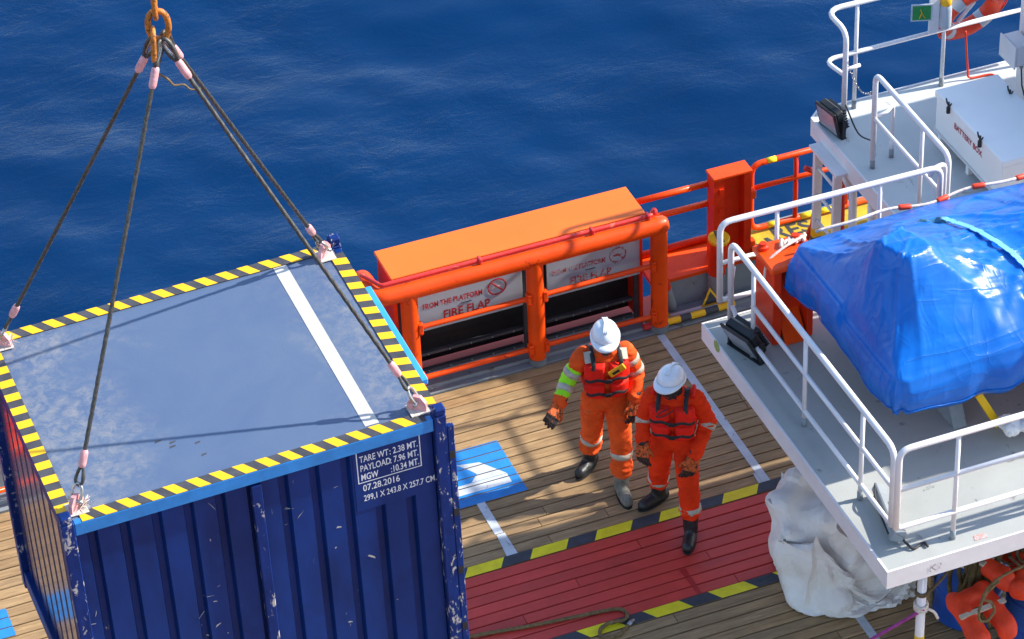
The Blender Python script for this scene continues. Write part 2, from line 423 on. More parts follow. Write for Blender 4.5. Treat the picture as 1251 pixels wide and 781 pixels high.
def sea_mat():
    m, t, b = node_mat('sea_water')
    tc = N(t, 'NewGeometry'); mp = N(t, 'Mapping'); mp.inputs['Rotation'].default_value = (0, 0, rad(-14)); mp.inputs['Scale'].default_value = (.7, 1, 1)
    t.links.new(tc.outputs['Position'], mp.inputs['Vector']); vec = mp.outputs['Vector']
    f1 = noise_tex(t, vec, .22, 5, .6, .6)
    c = ramp(t, f1, [(.3, (.0001, .021, .080)), (.72, (.0004, .028, .102))])
    fo = noise_tex(t, vec, 1.9, 9, .72, .4)
    foam = ramp(t, fo, [(.765, (0, 0, 0)), (.80, (.5, .5, .5))])
    c = mixc(t, foam, c, (.35, .42, .5))
    t.links.new(c, b.inputs['Base Color'])
    b.inputs['Roughness'].default_value = .06; b.inputs['IOR'].default_value = 1.333; b.inputs['Specular IOR Level'].default_value = .26
    a1 = noise_tex(t, vec, 1.3, 6, .62, .8); a2 = noise_tex(t, vec, 5.0, 9, .72, .6)
    mx = N(t, 'Math', operation='MULTIPLY_ADD'); t.links.new(a2, mx.inputs[0]); mx.inputs[1].default_value = .52; t.links.new(a1, mx.inputs[2])
    patch = noise_tex(t, vec, .3, 3, .5, .4)
    mp2 = N(t, 'MapRange'); mp2.inputs['From Min'].default_value = .35; mp2.inputs['From Max'].default_value = .65; mp2.inputs['To Min'].default_value = .28; mp2.inputs['To Max'].default_value = 1
    t.links.new(patch, mp2.inputs['Value'])
    mm = N(t, 'Math', operation='MULTIPLY'); t.links.new(mx.outputs[0], mm.inputs[0]); t.links.new(mp2.outputs[0], mm.inputs[1])
    bumpn(t, b, mm.outputs[0], .55, .052)
    return m
MAT['sea'] = sea_mat()

# ------------------------------------------------------------------ sea
def build_sea():
    def axis(lo, hi, step, far):
        a = list(np.arange(lo, hi+1e-6, step)); s = step; x = hi
        while x < far: s *= 1.35; x += s; a.append(x)
        s = step; x = lo; pre = []
        while x > -far: s *= 1.35; x -= s; pre.append(x)
        return np.array(pre[::-1]+a)
    xs = axis(-6, 30, .11, 2500); ys = axis(22.5, 48, .11, 2500)
    X, Y = np.meshgrid(xs, ys)
    Z = np.zeros_like(X); rng = np.random.RandomState(3)
    for i in range(46):
        lam = .55*1.13**i if i < 26 else rng.uniform(1.2, 9)
        lam = min(lam, 11)
        th = rad(62) + rng.normal(0, .55); k = 2*PI/lam
        amp = .0042*lam**.9*rng.uniform(.5, 1.2)*(.55 if lam > 4 else 1)
        Z += amp*np.sin(k*(X*math.cos(th)+Y*math.sin(th)) + rng.uniform(0, 6.28) + .5*np.sin(.3*X+.2*Y+i))
    fade = np.clip(1-(np.maximum(np.abs(X-12)-19, np.abs(Y-35)-14))/10, 0, 1)
    Z = Z*fade - 4.0
    nx, ny = len(xs), len(ys)
    vs = np.stack([X.ravel(), Y.ravel(), Z.ravel()], 1)
    idx = np.arange(nx*ny).reshape(ny, nx)
    fs = np.stack([idx[:-1,:-1].ravel(), idx[:-1,1:].ravel(), idx[1:,1:].ravel(), idx[1:,:-1].ravel()], 1)
    me = bpy.data.meshes.new('sea'); me.vertices.add(len(vs)); me.vertices.foreach_set('co', vs.ravel())
    me.loops.add(fs.size); me.loops.foreach_set('vertex_index', fs.ravel().astype(np.int32))
    me.polygons.add(len(fs)); me.polygons.foreach_set('loop_start', np.arange(0, fs.size, 4).astype(np.int32))
    me.update(calc_edges=True); me.shade_smooth(); me.materials.append(MAT['sea'])
    tag(link('sea', me), 'deep blue rippled sea beside the ship', kind='structure')
build_sea()

# ------------------------------------------------------------------ ship: hull and wooden deck
DY0, PW = 19.12, .1275                                # plank joints: 19.12 + k * .1275
ROW_TOP = DY0 + 28*PW                                 # 22.69
mb = MB(); mb.box((-14, 10, -5.2), (22, 23.38, -.075)); tag(mb.build('ship_hull', MAT['hull_orange']), 'orange ship hull below the working deck', kind='structure')
mb = MB(); mb.box((-10, 12, -.07), (18, ROW_TOP+.005, -.045)); deck = mb.build('working_deck', MAT['cavity']); tag(deck, 'working deck laid with weathered planks', kind='structure')

def plank_mesh(L, mat):
    w2, t, c = PW/2-.006, .044, .005
    y0, y1 = -w2, w2
    prof = [(y0, -t), (y0, -c), (y0+c, 0), (y1-c, 0), (y1, -c), (y1, -t)]
    vs = [V(x, y, z) for x in (0, L) for y, z in prof]
    m_ = MB(); n = len(prof)
    m_.add(vs, [tuple(range(n)), tuple(range(2*n-1, n-1, -1))] + [(i, n+i, n+(i+1) % n, (i+1) % n) for i in range(n)])
    return m_.mesh('plank', mat)
PL = {}
def place_plank(x, row, L, mat):
    k = (round(L, 2), mat.name)
    if k not in PL: PL[k] = plank_mesh(L, mat)
    o = link('plank', PL[k], deck); o.location = (x, DY0+(row+.5)*PW, random.uniform(-.0015, .0015))
LENS = [2.4, 3.0, 3.6, 4.2]
for row in range(-16, 28):
    red = 0 <= row < 8
    x = 1.2 - random.choice([0, .7, 1.3, 1.9])
    while x < 11.6:
        L = random.choice(LENS); place_plank(x, row, L-.006, MAT['red_wood'] if red else MAT['wood']); x += L
# outer, unseen runs of the deck in wide boards
for side in (0, 1):
    m_ = MB()
    for row in range(-50, -16):
        y = DY0+row*PW; m_.box((-9.9, y+.006, -.044), (17.9, y+PW-.006, 0))
    if side == 0: tag(m_.build('plank_field', MAT['wood'], deck), kind='stuff')
m_ = MB()
for row in range(-16, 28):
    y = DY0+row*PW; m_.box((-9.9, y+.006, -.044), (-.75, y+PW-.006, 0)); m_.box((15.9, y+.006, -.044), (17.9, y+PW-.006, 0))
tag(m_.build('plank_field', MAT['wood'], deck), kind='stuff')

# painted bands, lines and pad, laid 4 mm above the boards
def band(y0, y1, xs0, slant, x_lo, x_hi):
    period, yl = .622, .345
    z0, z1 = .003, .0055
    xa = x_lo; k = 0
    starts = []
    x = xs0
    while x > x_lo-period: x -= period
    while x < x_hi:
        starts.append(x); x += period
    for x in starts:
        for nm, mat, a, b in (('yellow_band_block', MAT['yellow_floor'], x, x+yl), ('black_band_block', MAT['floor_black'], x+yl, x+period)):
            m_ = MB(); m_.prism([(a, y0, z0), (b, y0, z0), (b+slant, y1, z0), (a+slant, y1, z0)], (0, 0, z1-z0)); m_.build(nm, mat, deck)
band(20.143, 20.264, 7.43, .075, 5.0, 11.5)
band(18.996, 19.116, 7.53, -.085, 5.0, 11.5)
def clip_y(pts, lim, keep_above):
    out = []
    for (x0, y0), (x1, y1) in zip(pts, pts[1:]+pts[:1]):
        a = (y0 >= lim) if keep_above else (y0 <= lim); b = (y1 >= lim) if keep_above else (y1 <= lim)
        if a: out.append((x0, y0))
        if a != b: t_ = (lim-y0)/(y1-y0); out.append((x0+(x1-x0)*t_, lim))
    return out
def strip(name, pts, mat, z=.0025, h=.0012):
    """paint lies on each board separately and leaves the joints open"""
    ys = [p[1] for p in pts]; m_ = MB()
    for row in range(int((min(ys)-DY0)//PW), int((max(ys)-DY0)//PW)+1):
        g_ = .0008 if name == 'deck_line' else .0066
        c = clip_y(clip_y(pts, DY0+row*PW+g_, True), DY0+(row+1)*PW-g_, False)
        if len(c) >= 3: m_.prism([(x, y, z) for x, y in c], (0, 0, h))
    return m_.build(name, mat, deck)
strip('deck_line', [(7.265, 20.58), (7.345, 20.58), (7.345, 21.04), (7.265, 21.04)], MAT['white_line'])
strip('deck_line', [(7.255, 20.268), (7.36, 20.268), (7.355, 20.57), (7.275, 20.57)], MAT['white_line'])
strip('deck_line', [(9.755, 20.268), (9.835, 20.268), (9.835, 22.66), (9.755, 22.66)], MAT['white_line'])
strip('deck_line', [(9.72, 20.268), (9.752, 20.268), (9.752, 20.41), (9.73, 20.42)], MAT['white_line'])
strip('deck_line', [(9.715, 17.3), (9.795, 17.3), (9.795, 18.99), (9.715, 18.99)], MAT['white_line'])
strip('blue_pad', [(6.9, 21.03), (7.765, 21.03), (7.765, 21.815), (6.9, 21.815)], MAT['blue_floor'])
strip('blue_pad', [(2.0, 21.03), (2.97, 21.03), (2.97, 21.42), (2.0, 21.42)], MAT['blue_floor'])
strip('white_emblem', [(6.98, 21.20), (7.675, 21.20), (7.675, 21.33), (6.98, 21.33)], MAT['white_line'], .0042)
strip('white_emblem', [(7.33, 21.335), (7.675, 21.335), (7.60, 21.44), (7.50, 21.58), (7.29, 21.62), (7.36, 21.53), (7.42, 21.43)], MAT['white_line'], .0042)
strip('red_touch_up', [(8.60, 19.13), (8.64, 19.13), (8.64, 19.48), (8.58, 19.48)], paint('fresh_red_touch_up', lin(176, 22, 22), .45, .1, 6))

# ------------------------------------------------------------------ bulwark (steel side of the deck)
bw = thing('bulwark', 'low grey and orange steel bulwark along the ship side', 'bulwark')
mb = MB(); mb.box((-10, 22.695, -.07), (18, 23.0, .012)); mb.build('waterway_plate', MAT['grey_steel'], bw)
mb = MB(); mb.box((-10, 22.78, .013), (18, 22.80, .05)); mb.build('kerb_bar', MAT['grey_steel'], bw)
mb = MB(); mb.box((9.9, 23.0, -.07), (18, 23.06, .33)); mb.box((-10, 23.0, -.07), (7.05, 23.06, .33)); mb.build('inner_wall', MAT['grey_steel'], bw)
for a, b in ((9.85, 10.98), (-10, 7.0)):
    mb = MB(); mb.prism([(a, 22.99, .333), (a, 23.40, .345), (a, 23.40, .41), (a, 23.30, .42), (a, 22.99, .37)], (b-a, 0, 0)); mb.build('sloping_cap', MAT['orange'], bw)
    mb = MB(); mb.tube([(a, 23.37, .45), (b, 23.37, .45)], .035, 10); mb.build('edge_pipe', MAT['orange_red'], bw, True)
mb = MB(); mb.tube(fillet([(9.95, 22.86, .03), (10.52, 22.86, .03), (10.62, 22.86, .1), (10.66, 22.86, .42)], .08), .022, 8); mb.build('white_pipe', MAT['white'], bw, True)
mb = MB(); mb.box((10.98, 22.80, .33), (13.2, 23.38, .448)); mb.build('side_step', MAT['grey_steel'], bw)
mb = MB(); mb.box((10.95, 22.82, .449), (12.6, 23.33, .456)); mat_y = mb.build('yellow_mat', paint('worn_mat_yellow', lin(196, 172, 40), .7, .2, 6, wear=lin(120, 110, 70), wear_amt=.6, wear_scale=12), bw)
for x in (10.98, 11.14):
    mb = MB(); mb.prism([(x, 22.83, .457), (x+.12, 22.83, .457), (x+.0, 23.12, .457), (x-.1+.06, 23.12, .457)], (0, 0, .002)); mb.build('black_stripe', MAT['floor_black'], mat_y)
lettering('mat_lettering', 'RES', .27, (11.20, 23.05, .459), (1, 0, 0), (0, 1, 0), MAT['floor_black'], mat_y, bold=.006)
lettering('mat_lettering', 'N', .27, (12.28, 23.05, .459), (1, 0, 0), (0, 1, 0), MAT['floor_black'], mat_y, bold=.006)
for x in (11.25, 11.45):
    mb = MB(); mb.box((x, 23.26, .457), (x+.1, 23.32, .459)); mb.build('black_stripe', MAT['floor_black'], mat_y)

# ------------------------------------------------------------------ ventilation box with fire flap signs
vb = thing('ventilation_box', 'long orange steel ventilation box with two white fire flap signs', 'vent box')
mb = MB(); mb.box((7.18, 22.86, 1.30), (9.74, 23.34, 1.335), bev=.006); mb.build('lid', MAT['orange_lit_lid'], vb)
mb = MB(); mb.box((7.20, 23.28, .013), (9.72, 23.32, 1.297)); mb.build('rear_plate', MAT['orange_red'], vb)
mb = MB(); mb.box((7.20, 22.90, .013), (7.235, 23.277, 1.297)); mb.build('end_plate', MAT['orange_red'], vb)
mb = MB(); mb.box((9.69, 22.90, .013), (9.718, 23.277, 1.297)); mb.build('end_plate', MAT['orange_red'], vb)
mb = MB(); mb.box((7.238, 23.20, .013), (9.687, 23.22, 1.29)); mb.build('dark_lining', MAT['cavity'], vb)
mb = MB(); mb.box((7.238, 22.93, 1.02), (9.687, 22.95, 1.296)); mb.build('head_plate', MAT['dark_grey'], vb)
for x in (7.24, 8.5, 8.62, 9.64):
    mb = MB(); mb.box((x, 22.93, .013), (x+(.17 if x < 8 else .1 if x < 9 else .045), 22.96, 1.018)); mb.build('mullion', MAT['dark_grey'], vb)
for x0, x1 in ((7.42, 8.49), (8.73, 9.63)):
    for z in (.33, .13):
        m_ = MB(); m_.box((x0, 22.94, z-.05), (x1, 22.985, z-.02)); m_.build('ledge', MAT['dark_grey'], vb)
        for k in range(5):
            xx = x0+.1+k*(x1-x0-.2)/4; m_ = MB(); m_.lathe([(.008, 0), (.008, .008)], (xx, 22.939, z-.035), (0, -1, 0), 6); m_.build('bolt', MAT['grey_steel'], vb)
    m_ = MB(); m_.box((x0, 22.93, .014), (x1, 22.96, .075)); m_.build('sill', MAT['grey_steel'], vb)
for i, (x0, x1, red) in enumerate(((7.43, 8.485, MAT['sign_red']), (8.735, 9.70, MAT['sign_faded']))):
    m_ = MB(); m_.box((x0, 22.905, .60), (x1, 22.925, 1.03), bev=.003); sb = m_.build('sign_board', MAT['sign_board'], vb)
    sc = (x1-x0)/1.055
    lettering('sign_lettering', 'FROM THE PLATFORM', .085*sc, (x0+.05, 22.902, .855), (1, 0, 0), (0, 0, 1), red, sb, bold=.003, fit=.60*sc)
    lettering('sign_lettering', 'FIRE FLAP', .135*sc, (x0+.25*sc, 22.902, .69), (1, 0, 0), (0, 0, 1), red, sb, bold=.004, fit=.47*sc)
    m_ = MB(); m_.box((x0+.43*sc, 22.900, .815), (x0+.54*sc, 22.9035, .824)); m_.build('small_print', MAT['dark_grey'], sb)
    c = V(x0+.80*sc, 22.901, .90); R = .088*sc
    m_ = MB(); m_.tube([c+V(R*math.cos(a), 0, R*math.sin(a)) for a in np.linspace(0, 2*PI, 28, endpoint=False)], .0085, 6, closed=True, flat=(1, .2)); m_.tube([c+V(-R*.7, 0, R*.7), c+V(R*.7, 0, -R*.7)], .008, 6, flat=(1, .3)); m_.build('no_smoking_ring', red, sb)
    m_ = MB(); m_.box((c.x-R*.6, 22.900, c.z-.012), (c.x+R*.5, 22.9035, c.z+.006)); m_.build('cigarette_mark', MAT['sign_faded'], sb)
relocate(vb, (8.46, 23.1, .012))

# ------------------------------------------------------------------ pipe guard in front of the box
pg = thing('pipe_guard', 'heavy orange pipe guard rail in front of the ventilation box', 'guard rail')
GY, GZ, GR = 22.74, 1.245, .088
mb = MB(); path = fillet([(6.98, 23.18, .6), (6.98, 23.18, GZ), (6.98, GY, GZ), (7.2, GY, GZ)], .16, 6)
path = path[:-1] + [V(x, GY, GZ) for x in np.linspace(7.2, 9.83, 12)]
mb.tube(path, GR, 18); mb.build('top_pipe', MAT['orange'], pg, True, 40)
mb = MB(); mb.lathe([(GR, -.10), (GR*1.02, -.04), (GR*.99, .04), (GR*.7, .075), (.02, .088)], (9.83, GY, GZ), (1, 0, .0), 18); mb.build('mitre_elbow', MAT['orange'], pg, True, 40)
for x in (7.3, 8.55, 9.82):
    mb = MB(); mb.lathe([(.083, .085), (.083, GZ-.02)], (x, GY, 0), (0, 0, 1), 20); mb.build('post', MAT['orange'], pg, True, 40)
    mb = MB(); mb.lathe([(.088, .012), (.088, .083)], (x, GY, 0), (0, 0, 1), 20); mb.build('post_foot', MAT['boot_grey'], pg, True, 40)
for a, b in ((7.38, 8.47), (8.63, 9.74)):
    for z in (.815, .215):
        mb = MB(); mb.tube([(a, GY-.03, z), (b, GY-.03, z)], .026, 10); mb.build('thin_rail', MAT['orange'], pg, True, 40)
        for x in (a, b):
            mb = MB(); mb.box((x-.022, GY-.075, z-.06), (x+.022, GY+.0, z+.06), bev=.006); mb.build('clamp', MAT['orange'], pg)
            for dz in (-.045, .045):
                mb = MB(); mb.lathe([(.009, 0), (.009, .012)], (x, GY-.075, z+dz), (0, -1, 0), 6); mb.build('bolt', MAT['orange_red'], pg)
mb = MB(); mb.tube(fillet([(6.94, 23.0, GZ+.12), (7.05, GY+.03, GZ+.113), (9.76, GY+.03, GZ+.113), (9.80, GY+.1, GZ+.10)], .05), .021, 10); mb.build('red_pipe', MAT['red_pipe'], pg, True, 40)
for x in (8.02, 9.15, 9.72):
    mb = MB(); mb.box((x-.014, GY-.01, GZ+.085), (x+.014, GY+.065, GZ+.145), bev=.006); mb.build('pipe_clip', MAT['red_pipe'], pg)
mb = MB(); mb.lathe([(.03, 0), (.034, .03), (.02, .06)], (9.80, GY+.06, GZ+.1), (0, 0, 1), 10); mb.build('valve', MAT['red_pipe'], pg)
relocate(pg, (8.4, GY, .012))

# plain railing that carries on aft along the same side
rl = thing('side_railing', 'orange deck railing glimpsed left of the container', 'railing')
for z in (.215, .62, 1.02):
    mb = MB(); mb.tube([(-8, GY, z), (6.6, GY, z)], .026, 10); mb.build('rail', MAT['orange'], rl, True)
for x in (-7, -5, -3, -1, 1, 4.1, 5.4, 6.6):
    mb = MB(); mb.tube([(x, GY, .012), (x, GY, 1.05)], .032, 10); mb.build('post', MAT['orange'], rl, True)
relocate(rl, (0, GY, .012))
mb = MB(); mb.tube(spline([(6.97, 23.15, 1.27), (6.6, 23.15, 1.2), (5.2, 23.15, 1.1), (3.5, 23.15, 1.12), (1, 23.15, 1.15)], 6), .018, 8)
tag(mb.build('guard_wire', MAT['rope_dark'], None, True), 'dark rope leading from the orange pipe elbow behind the container', 'rope')

# ------------------------------------------------------------------ ship side fittings right of the box
sr = thing('side_railing', 'two orange rails between the ventilation box and the tall post', 'railing')
for z in (1.225, .995):
    mb = MB(); mb.tube([(9.68, 23.2, z), (10.62, 23.2, z)], .032, 12); mb.build('rail', MAT['orange'], sr, True)
mb = MB(); mb.tube([(9.70, 23.2, .42), (9.70, 23.2, 1.225)], .03, 10); mb.build('post', MAT['orange_red'], sr, True)
relocate(sr, (10.1, 23.2, .42))
hp = thing('side_post', 'tall orange I-section post at the ship side', 'post')
for x in (10.615, 10.865):
    mb = MB(); mb.box((x-.02-(.07 if x < 10.7 else 0), 23.03, .0), (x+.02+(0 if x < 10.7 else .035), 23.19, 1.36)); mb.build('flange', MAT['orange_red'], hp)
mb = MB(); mb.box((10.637, 23.13, .0), (10.843, 23.15, 1.357)); mb.build('web', MAT['orange_red'], hp)
mb = MB(); mb.box((10.515, 23.015, 1.362), (10.925, 23.205, 1.39), bev=.005); mb.build('top_cap', MAT['orange'], hp)
for z in (1.22, 1.0):
    mb = MB(); mb.box((10.58, 23.012, z-.03), (10.62, 23.029, z+.03)); mb.build('bolt_plate', MAT['orange_red'], hp)
for z in (1.06, .47):
    mb = MB(); mb.box((10.902, 23.05, z-.05), (10.985, 23.13, z+.05), bev=.01); mb.build('hinge', MAT['orange'], hp)
relocate(hp, (10.74, 23.1, .0))
gt = thing('side_gate', 'orange tube gate hinged on the tall post by the yellow mat', 'gate')
mb = MB(); mb.tube(fillet([(12.35, 23.25, .50), (11.02, 23.25, .50), (11.02, 23.25, 1.27), (12.35, 23.25, 1.27)], .12), .03, 10); mb.build('frame', MAT['orange'], gt, True)
mb = MB(); mb.tube([(11.03, 23.25, .99), (12.35, 23.25, .99)], .026, 10); mb.build('middle_rail', MAT['orange'], gt, True)
for x in (11.5, 12.05):
    mb = MB(); mb.tube([(x, 23.25, .50), (x, 23.25, 1.27)], .024, 10); mb.build('upright', MAT['orange_red'], gt, True)
for x in (11.18, 11.66):
    mb = MB(); mb.tube([(x, 23.25, 1.272), (x+.1, 23.25, 1.272)], .0312, 10); mb.build('worn_patch', MAT['yellow_floor'], gt, True)
for x, l in ((11.2, .12), (11.55, .16), (11.75, .14)):
    mb = MB(); mb.tube([(x, 23.25, .502), (x+l, 23.25, .502)], .0312, 10); mb.build('worn_patch', MAT['yellow_floor'], gt, True)
relocate(gt, (11.02, 23.25, .46))
for i, x in enumerate((10.06, 10.515)):
    bo = thing('bollard', ['short orange pipe stub with yellow cap close to the guard post', 'orange pipe stub with striped yellow cap beside the tall post'][i], 'bollard', (x, 22.985, .012), group='capped pipe stubs on the bulwark')
    r = .088 if i else .055
    mb = MB(); mb.lathe([(r, 0), (r, .34)], seg=20); mb.build('foot', MAT['grey_steel'], bo, True, 40)
    mb = MB(); mb.lathe([(r*.99, .342), (r*.99, .755)], seg=20); mb.build('pipe', MAT['orange_red'], bo, True, 40)
    mb = MB(); mb.lathe([(r*1.16, .757), (r*1.2, .77), (r*1.2, .79), (r*1.1, .80)], seg=24); cp = mb.build('cap', MAT['yellow'], bo, True, 30)
    if i:
        mb = MB(); mb.prism([(-.045, -.085, .8015), (.02, -.09, .8015), (.045, .085, .8015), (-.02, .09, .8015)], (0, 0, .0025)); mb.build('black_stripe', MAT['black_tape'], cp)
    bo.rotation_euler = (rad(7), 0, 0) if i else (rad(10), rad(-16), 0)
mb = MB()
ts = tag(thing('trip_hazard_sign', 'small yellow warning triangle leaning on the low bulwark', 'warning sign', (9.88, 22.84, .03), (rad(-14), 0, 0)))
def tri(s): return [V(s*math.cos(a), 0, s*math.sin(a)+.075) for a in (PI/2, PI/2+2*PI/3, PI/2+4*PI/3)]
mb = MB(); mb.prism(tri(.125), (0, .008, 0)); mb.build('plate', MAT['yellow'], ts)
mb = MB(); mb.prism([p+V(0, -.002, 0) for p in tri(.085)], (0, .0018, 0)); mb.build('inner_field', MAT['dark_grey'], ts)
mb = MB(); mb.prism([V(-.03, -.005, .045), V(.03, -.005, .045), V(.012, -.005, .10), V(-.008, -.005, .075)], (0, .002, 0)); mb.build('symbol', MAT['yellow'], ts)
ts2 = thing('trip_hazard_sign', 'yellow warning triangle half hidden behind the black floodlight', 'warning sign', (10.42, 22.84, .03), (rad(-14), 0, 0))
mb = MB(); mb.prism(tri(.125), (0, .008, 0)); mb.build('plate', MAT['yellow'], ts2)
mb = MB(); mb.prism([p+V(0, -.002, 0) for p in tri(.085)], (0, .0018, 0)); mb.build('inner_field', MAT['dark_grey'], ts2)
hb = thing('hazard_pipe', 'low pipe banded red, yellow and black along the deck edge', 'pipe')
segs = [(9.66, 9.83, 'red_pipe'), (9.83, 10.04, 'yellow'), (10.04, 10.15, 'black_tape'), (10.15, 10.30, 'yellow'), (10.30, 10.44, 'black_tape'), (10.44, 10.62, 'yellow')]
for a, b, mname in segs:
    mb = MB(); f = lambda x: V(x, 22.765-.02*math.sin((x-9.66)*3), .062 + .03*max(0, 9.85-x)); mb.tube([f(a), f((a+b)/2), f(b)], .034, 12); mb.build('pipe_segment', MAT[mname], hb, True, 40)
mb = MB(); mb.lathe([(.05, 0), (.055, .04), (.03, .06)], (9.76, 22.84, .05), (0, -.4, 1), 12); mb.build('yellow_cap', MAT['rust_orange'], hb)
relocate(hb, (10.1, 22.76, .028))

# ------------------------------------------------------------------ boat deck: two platforms on one level
PZ = 2.1
pl = thing('boat_platform', 'grey steel boat platform with white edge carried on white posts', 'platform')
mb = MB(); mb.box((9.12, 16.66, PZ-.03), (15.5, 20.14, PZ)); mb.build('floor_plate', MAT['grey_deck'], pl)
mb = MB(); mb.box((9.10, 16.64, PZ-.17), (9.118, 20.16, PZ+.006)); mb.build('edge_plate', MAT['white'], pl)
mb = MB(); mb.box((9.1181, 16.64, PZ-.17), (15.5, 16.658, PZ+.006)); mb.build('edge_plate', MAT['white'], pl)
mb = MB(); mb.box((9.1181, 20.142, PZ-.17), (11.32, 20.16, PZ+.006)); mb.build('edge_plate', MAT['white'], pl)
for y in (17.4, 18.3, 19.2):
    mb = MB(); mb.box((9.12, y, PZ-.16), (15.5, y+.05, PZ-.031)); mb.build('beam', MAT['white'], pl)
for x, y in ((9.54, 16.86), (10.9, 19.9), (13.0, 16.86), (13.0, 19.9)):
    mb = MB(); mb.tube([(x, y, .0), (x, y, PZ-.03)], .038, 14); po = mb.build('post', MAT['white'], pl, True)
    if y < 18:
        mb = MB(); mb.tube([(x, y, 1.0), (x, y, 1.10)], .0395, 14); mb.build('yellow_band', MAT['yellow'], po, True)
mb = MB(); mb.lathe([(.055, 0), (.055, .003)], (9.0985, 19.84, PZ-.02), (-1, 0, 0), 18); mb.build('green_marker', paint('green_marker', lin(130, 170, 90), .5, .3, 30), pl)
lettering('edge_lettering', 'K2', .10, (9.47, 16.637, PZ-.12), (1, 0, 0), (0, 0, 1), paint('faded_ink', lin(150, 140, 140), .6, .3, 30, wear=lin(214, 205, 205), wear_amt=.5, wear_scale=40), pl)
mb = MB(); mb.prism([(9.9, 16.70, PZ+.002), (10.02, 16.70, PZ+.002), (10.03, 16.75, PZ+.002), (9.92, 16.76, PZ+.002)], (0, 0, .001)); mb.build('faded_stencil', paint('faded_red_stencil', lin(206, 150, 140), .6, .3, 30, wear=lin(176, 182, 182), wear_amt=.5, wear_scale=40), pl)
relocate(pl, (12.2, 18.4, 0))

up = thing('upper_platform', 'grey steel landing beyond the boat with white edge over the sea', 'platform')
mb = MB(); mb.prism([(11.36, 20.17, PZ-.03), (15.5, 20.17, PZ-.03), (15.5, 22.72, PZ-.03), (11.47, 22.72, PZ-.03), (11.36, 22.62, PZ-.03)], (0, 0, .03)); mb.build('floor_plate', MAT['lifted_deck'], up)
mb = MB(); mb.prism([(11.336, 20.17, PZ-.19), (11.358, 20.17, PZ-.19), (11.358, 22.62, PZ-.19), (11.336, 22.63, PZ-.19)], (0, 0, .196)); mb.build('edge_plate', MAT['white'], up)
mb = MB(); mb.prism([(11.336, 22.632, PZ-.19), (11.3585, 22.622, PZ-.19), (11.468, 22.722, PZ-.19), (11.46, 22.745, PZ-.19)], (0, 0, .196)); mb.build('edge_plate', MAT['white'], up)
mb = MB(); mb.box((11.469, 22.722, PZ-.19), (15.5, 22.745, PZ+.006)); mb.build('edge_plate', MAT['white'], up)
for x, y in ((11.45, 21.55), (11.42, 20.5), (13.2, 22.6)):
    mb = MB(); mb.tube([(x, y, .0), (x, y, PZ-.03)], .045, 14); po = mb.build('post', MAT['white'], up, True)
    mb = MB(); mb.tube([(x, y, .75), (x, y, .95)], .0465, 14); mb.build('yellow_band', MAT['yellow'], po, True)
mb = MB(); mb.tube([(11.40, 22.25, 1.92), (11.40, 21.85, 1.72), (11.40, 21.8, 0)], .04, 10); mb.build('drain_pipe', MAT['white'], up, True)
relocate(up, (13.2, 21.4, 0))

ld = thing('ladder', 'white steel ladder below the edge of the upper landing', 'ladder')
for y in (22.34, 21.93):
    mb = MB(); mb.box((11.235, y-.022, .02), (11.315, y+.022, 1.93)); st = mb.build('stringer', MAT['white'], ld)
    mb = MB(); mb.box((11.23, y-.024, .7), (11.32, y+.024, .95)); mb.build('black_band', MAT['black_tape'], st)
    mb = MB(); mb.box((11.23, y-.024, .955), (11.32, y+.024, 1.05)); mb.build('yellow_band', MAT['yellow'], st)
for k in range(6):
    z = .25+k*.3; mb = MB(); mb.tube([(11.27, 21.955, z), (11.27, 22.315, z)], .016, 8); mb.build('rung', MAT['white'], ld, True)
mb = MB(); mb.box((11.22, 21.85, 1.935), (11.334, 22.42, 1.965)); mb.build('top_bracket', MAT['white'], ld)
relocate(ld, (11.27, 22.13, .02))
rs = thing('red_hose_pipe', 'dark red standpipe behind the white ladder', 'pipe')
mb = MB(); mb.tube(fillet([(11.75, 22.75, .33), (11.75, 22.75, 1.9)], .05), .035, 10); mb.build('pipe', MAT['red_pipe'], rs, True)
mb = MB(); mb.tube(fillet([(11.48, 22.95, .46), (11.55, 22.95, .6), (11.60, 22.95, 1.2), (11.45, 22.95, 1.3)], .1), .03, 10); mb.build('bent_pipe', MAT['red_pipe'], rs, True)
relocate(rs, (11.75, 22.75, .33))

def railing(name, label, group, pieces, posts, extra=None, mat='white'):
    t = thing(name, label, 'railing', group=group)
    for nm, path, r, fr in pieces:
        m_ = MB(); m_.tube(fillet(path, fr) if fr else path, r, 12); m_.build(nm, MAT[mat], t, True)
    for (x, y, z0, z1) in posts:
        m_ = MB(); m_.tube([(x, y, z0+.085), (x, y, z1)], .0195, 10); m_.build('post', MAT[mat], t, True)
        m_ = MB(); m_.tube([(x, y, z0+.001), (x, y, z0+.087)], .024, 10); m_.build('post_foot', MAT['grey_steel'], t, True)
    b = Vector(posts[0][:3]); relocate(t, b); return t
G1 = 'white railings of the boat platform'
railing('railing', 'white three-bar railing along the left edge of the boat platform', G1,
        [('top_rail', [(9.30, 20.0, 2.2), (9.30, 20.0, 3.02), (9.30, 16.98, 3.02), (9.30, 16.98, 2.25)], .027, .12),
         ('middle_rail', [(9.30, 19.56, 2.64), (9.30, 17.0, 2.64)], .02, 0), ('lower_rail', [(9.30, 19.97, 2.36), (9.30, 19.8, 2.26), (9.30, 17.0, 2.26)], .02, 0)],
        [(9.30, 19.55, PZ, 3.0), (9.30, 18.55, PZ, 3.0), (9.30, 17.52, PZ, 3.0)])
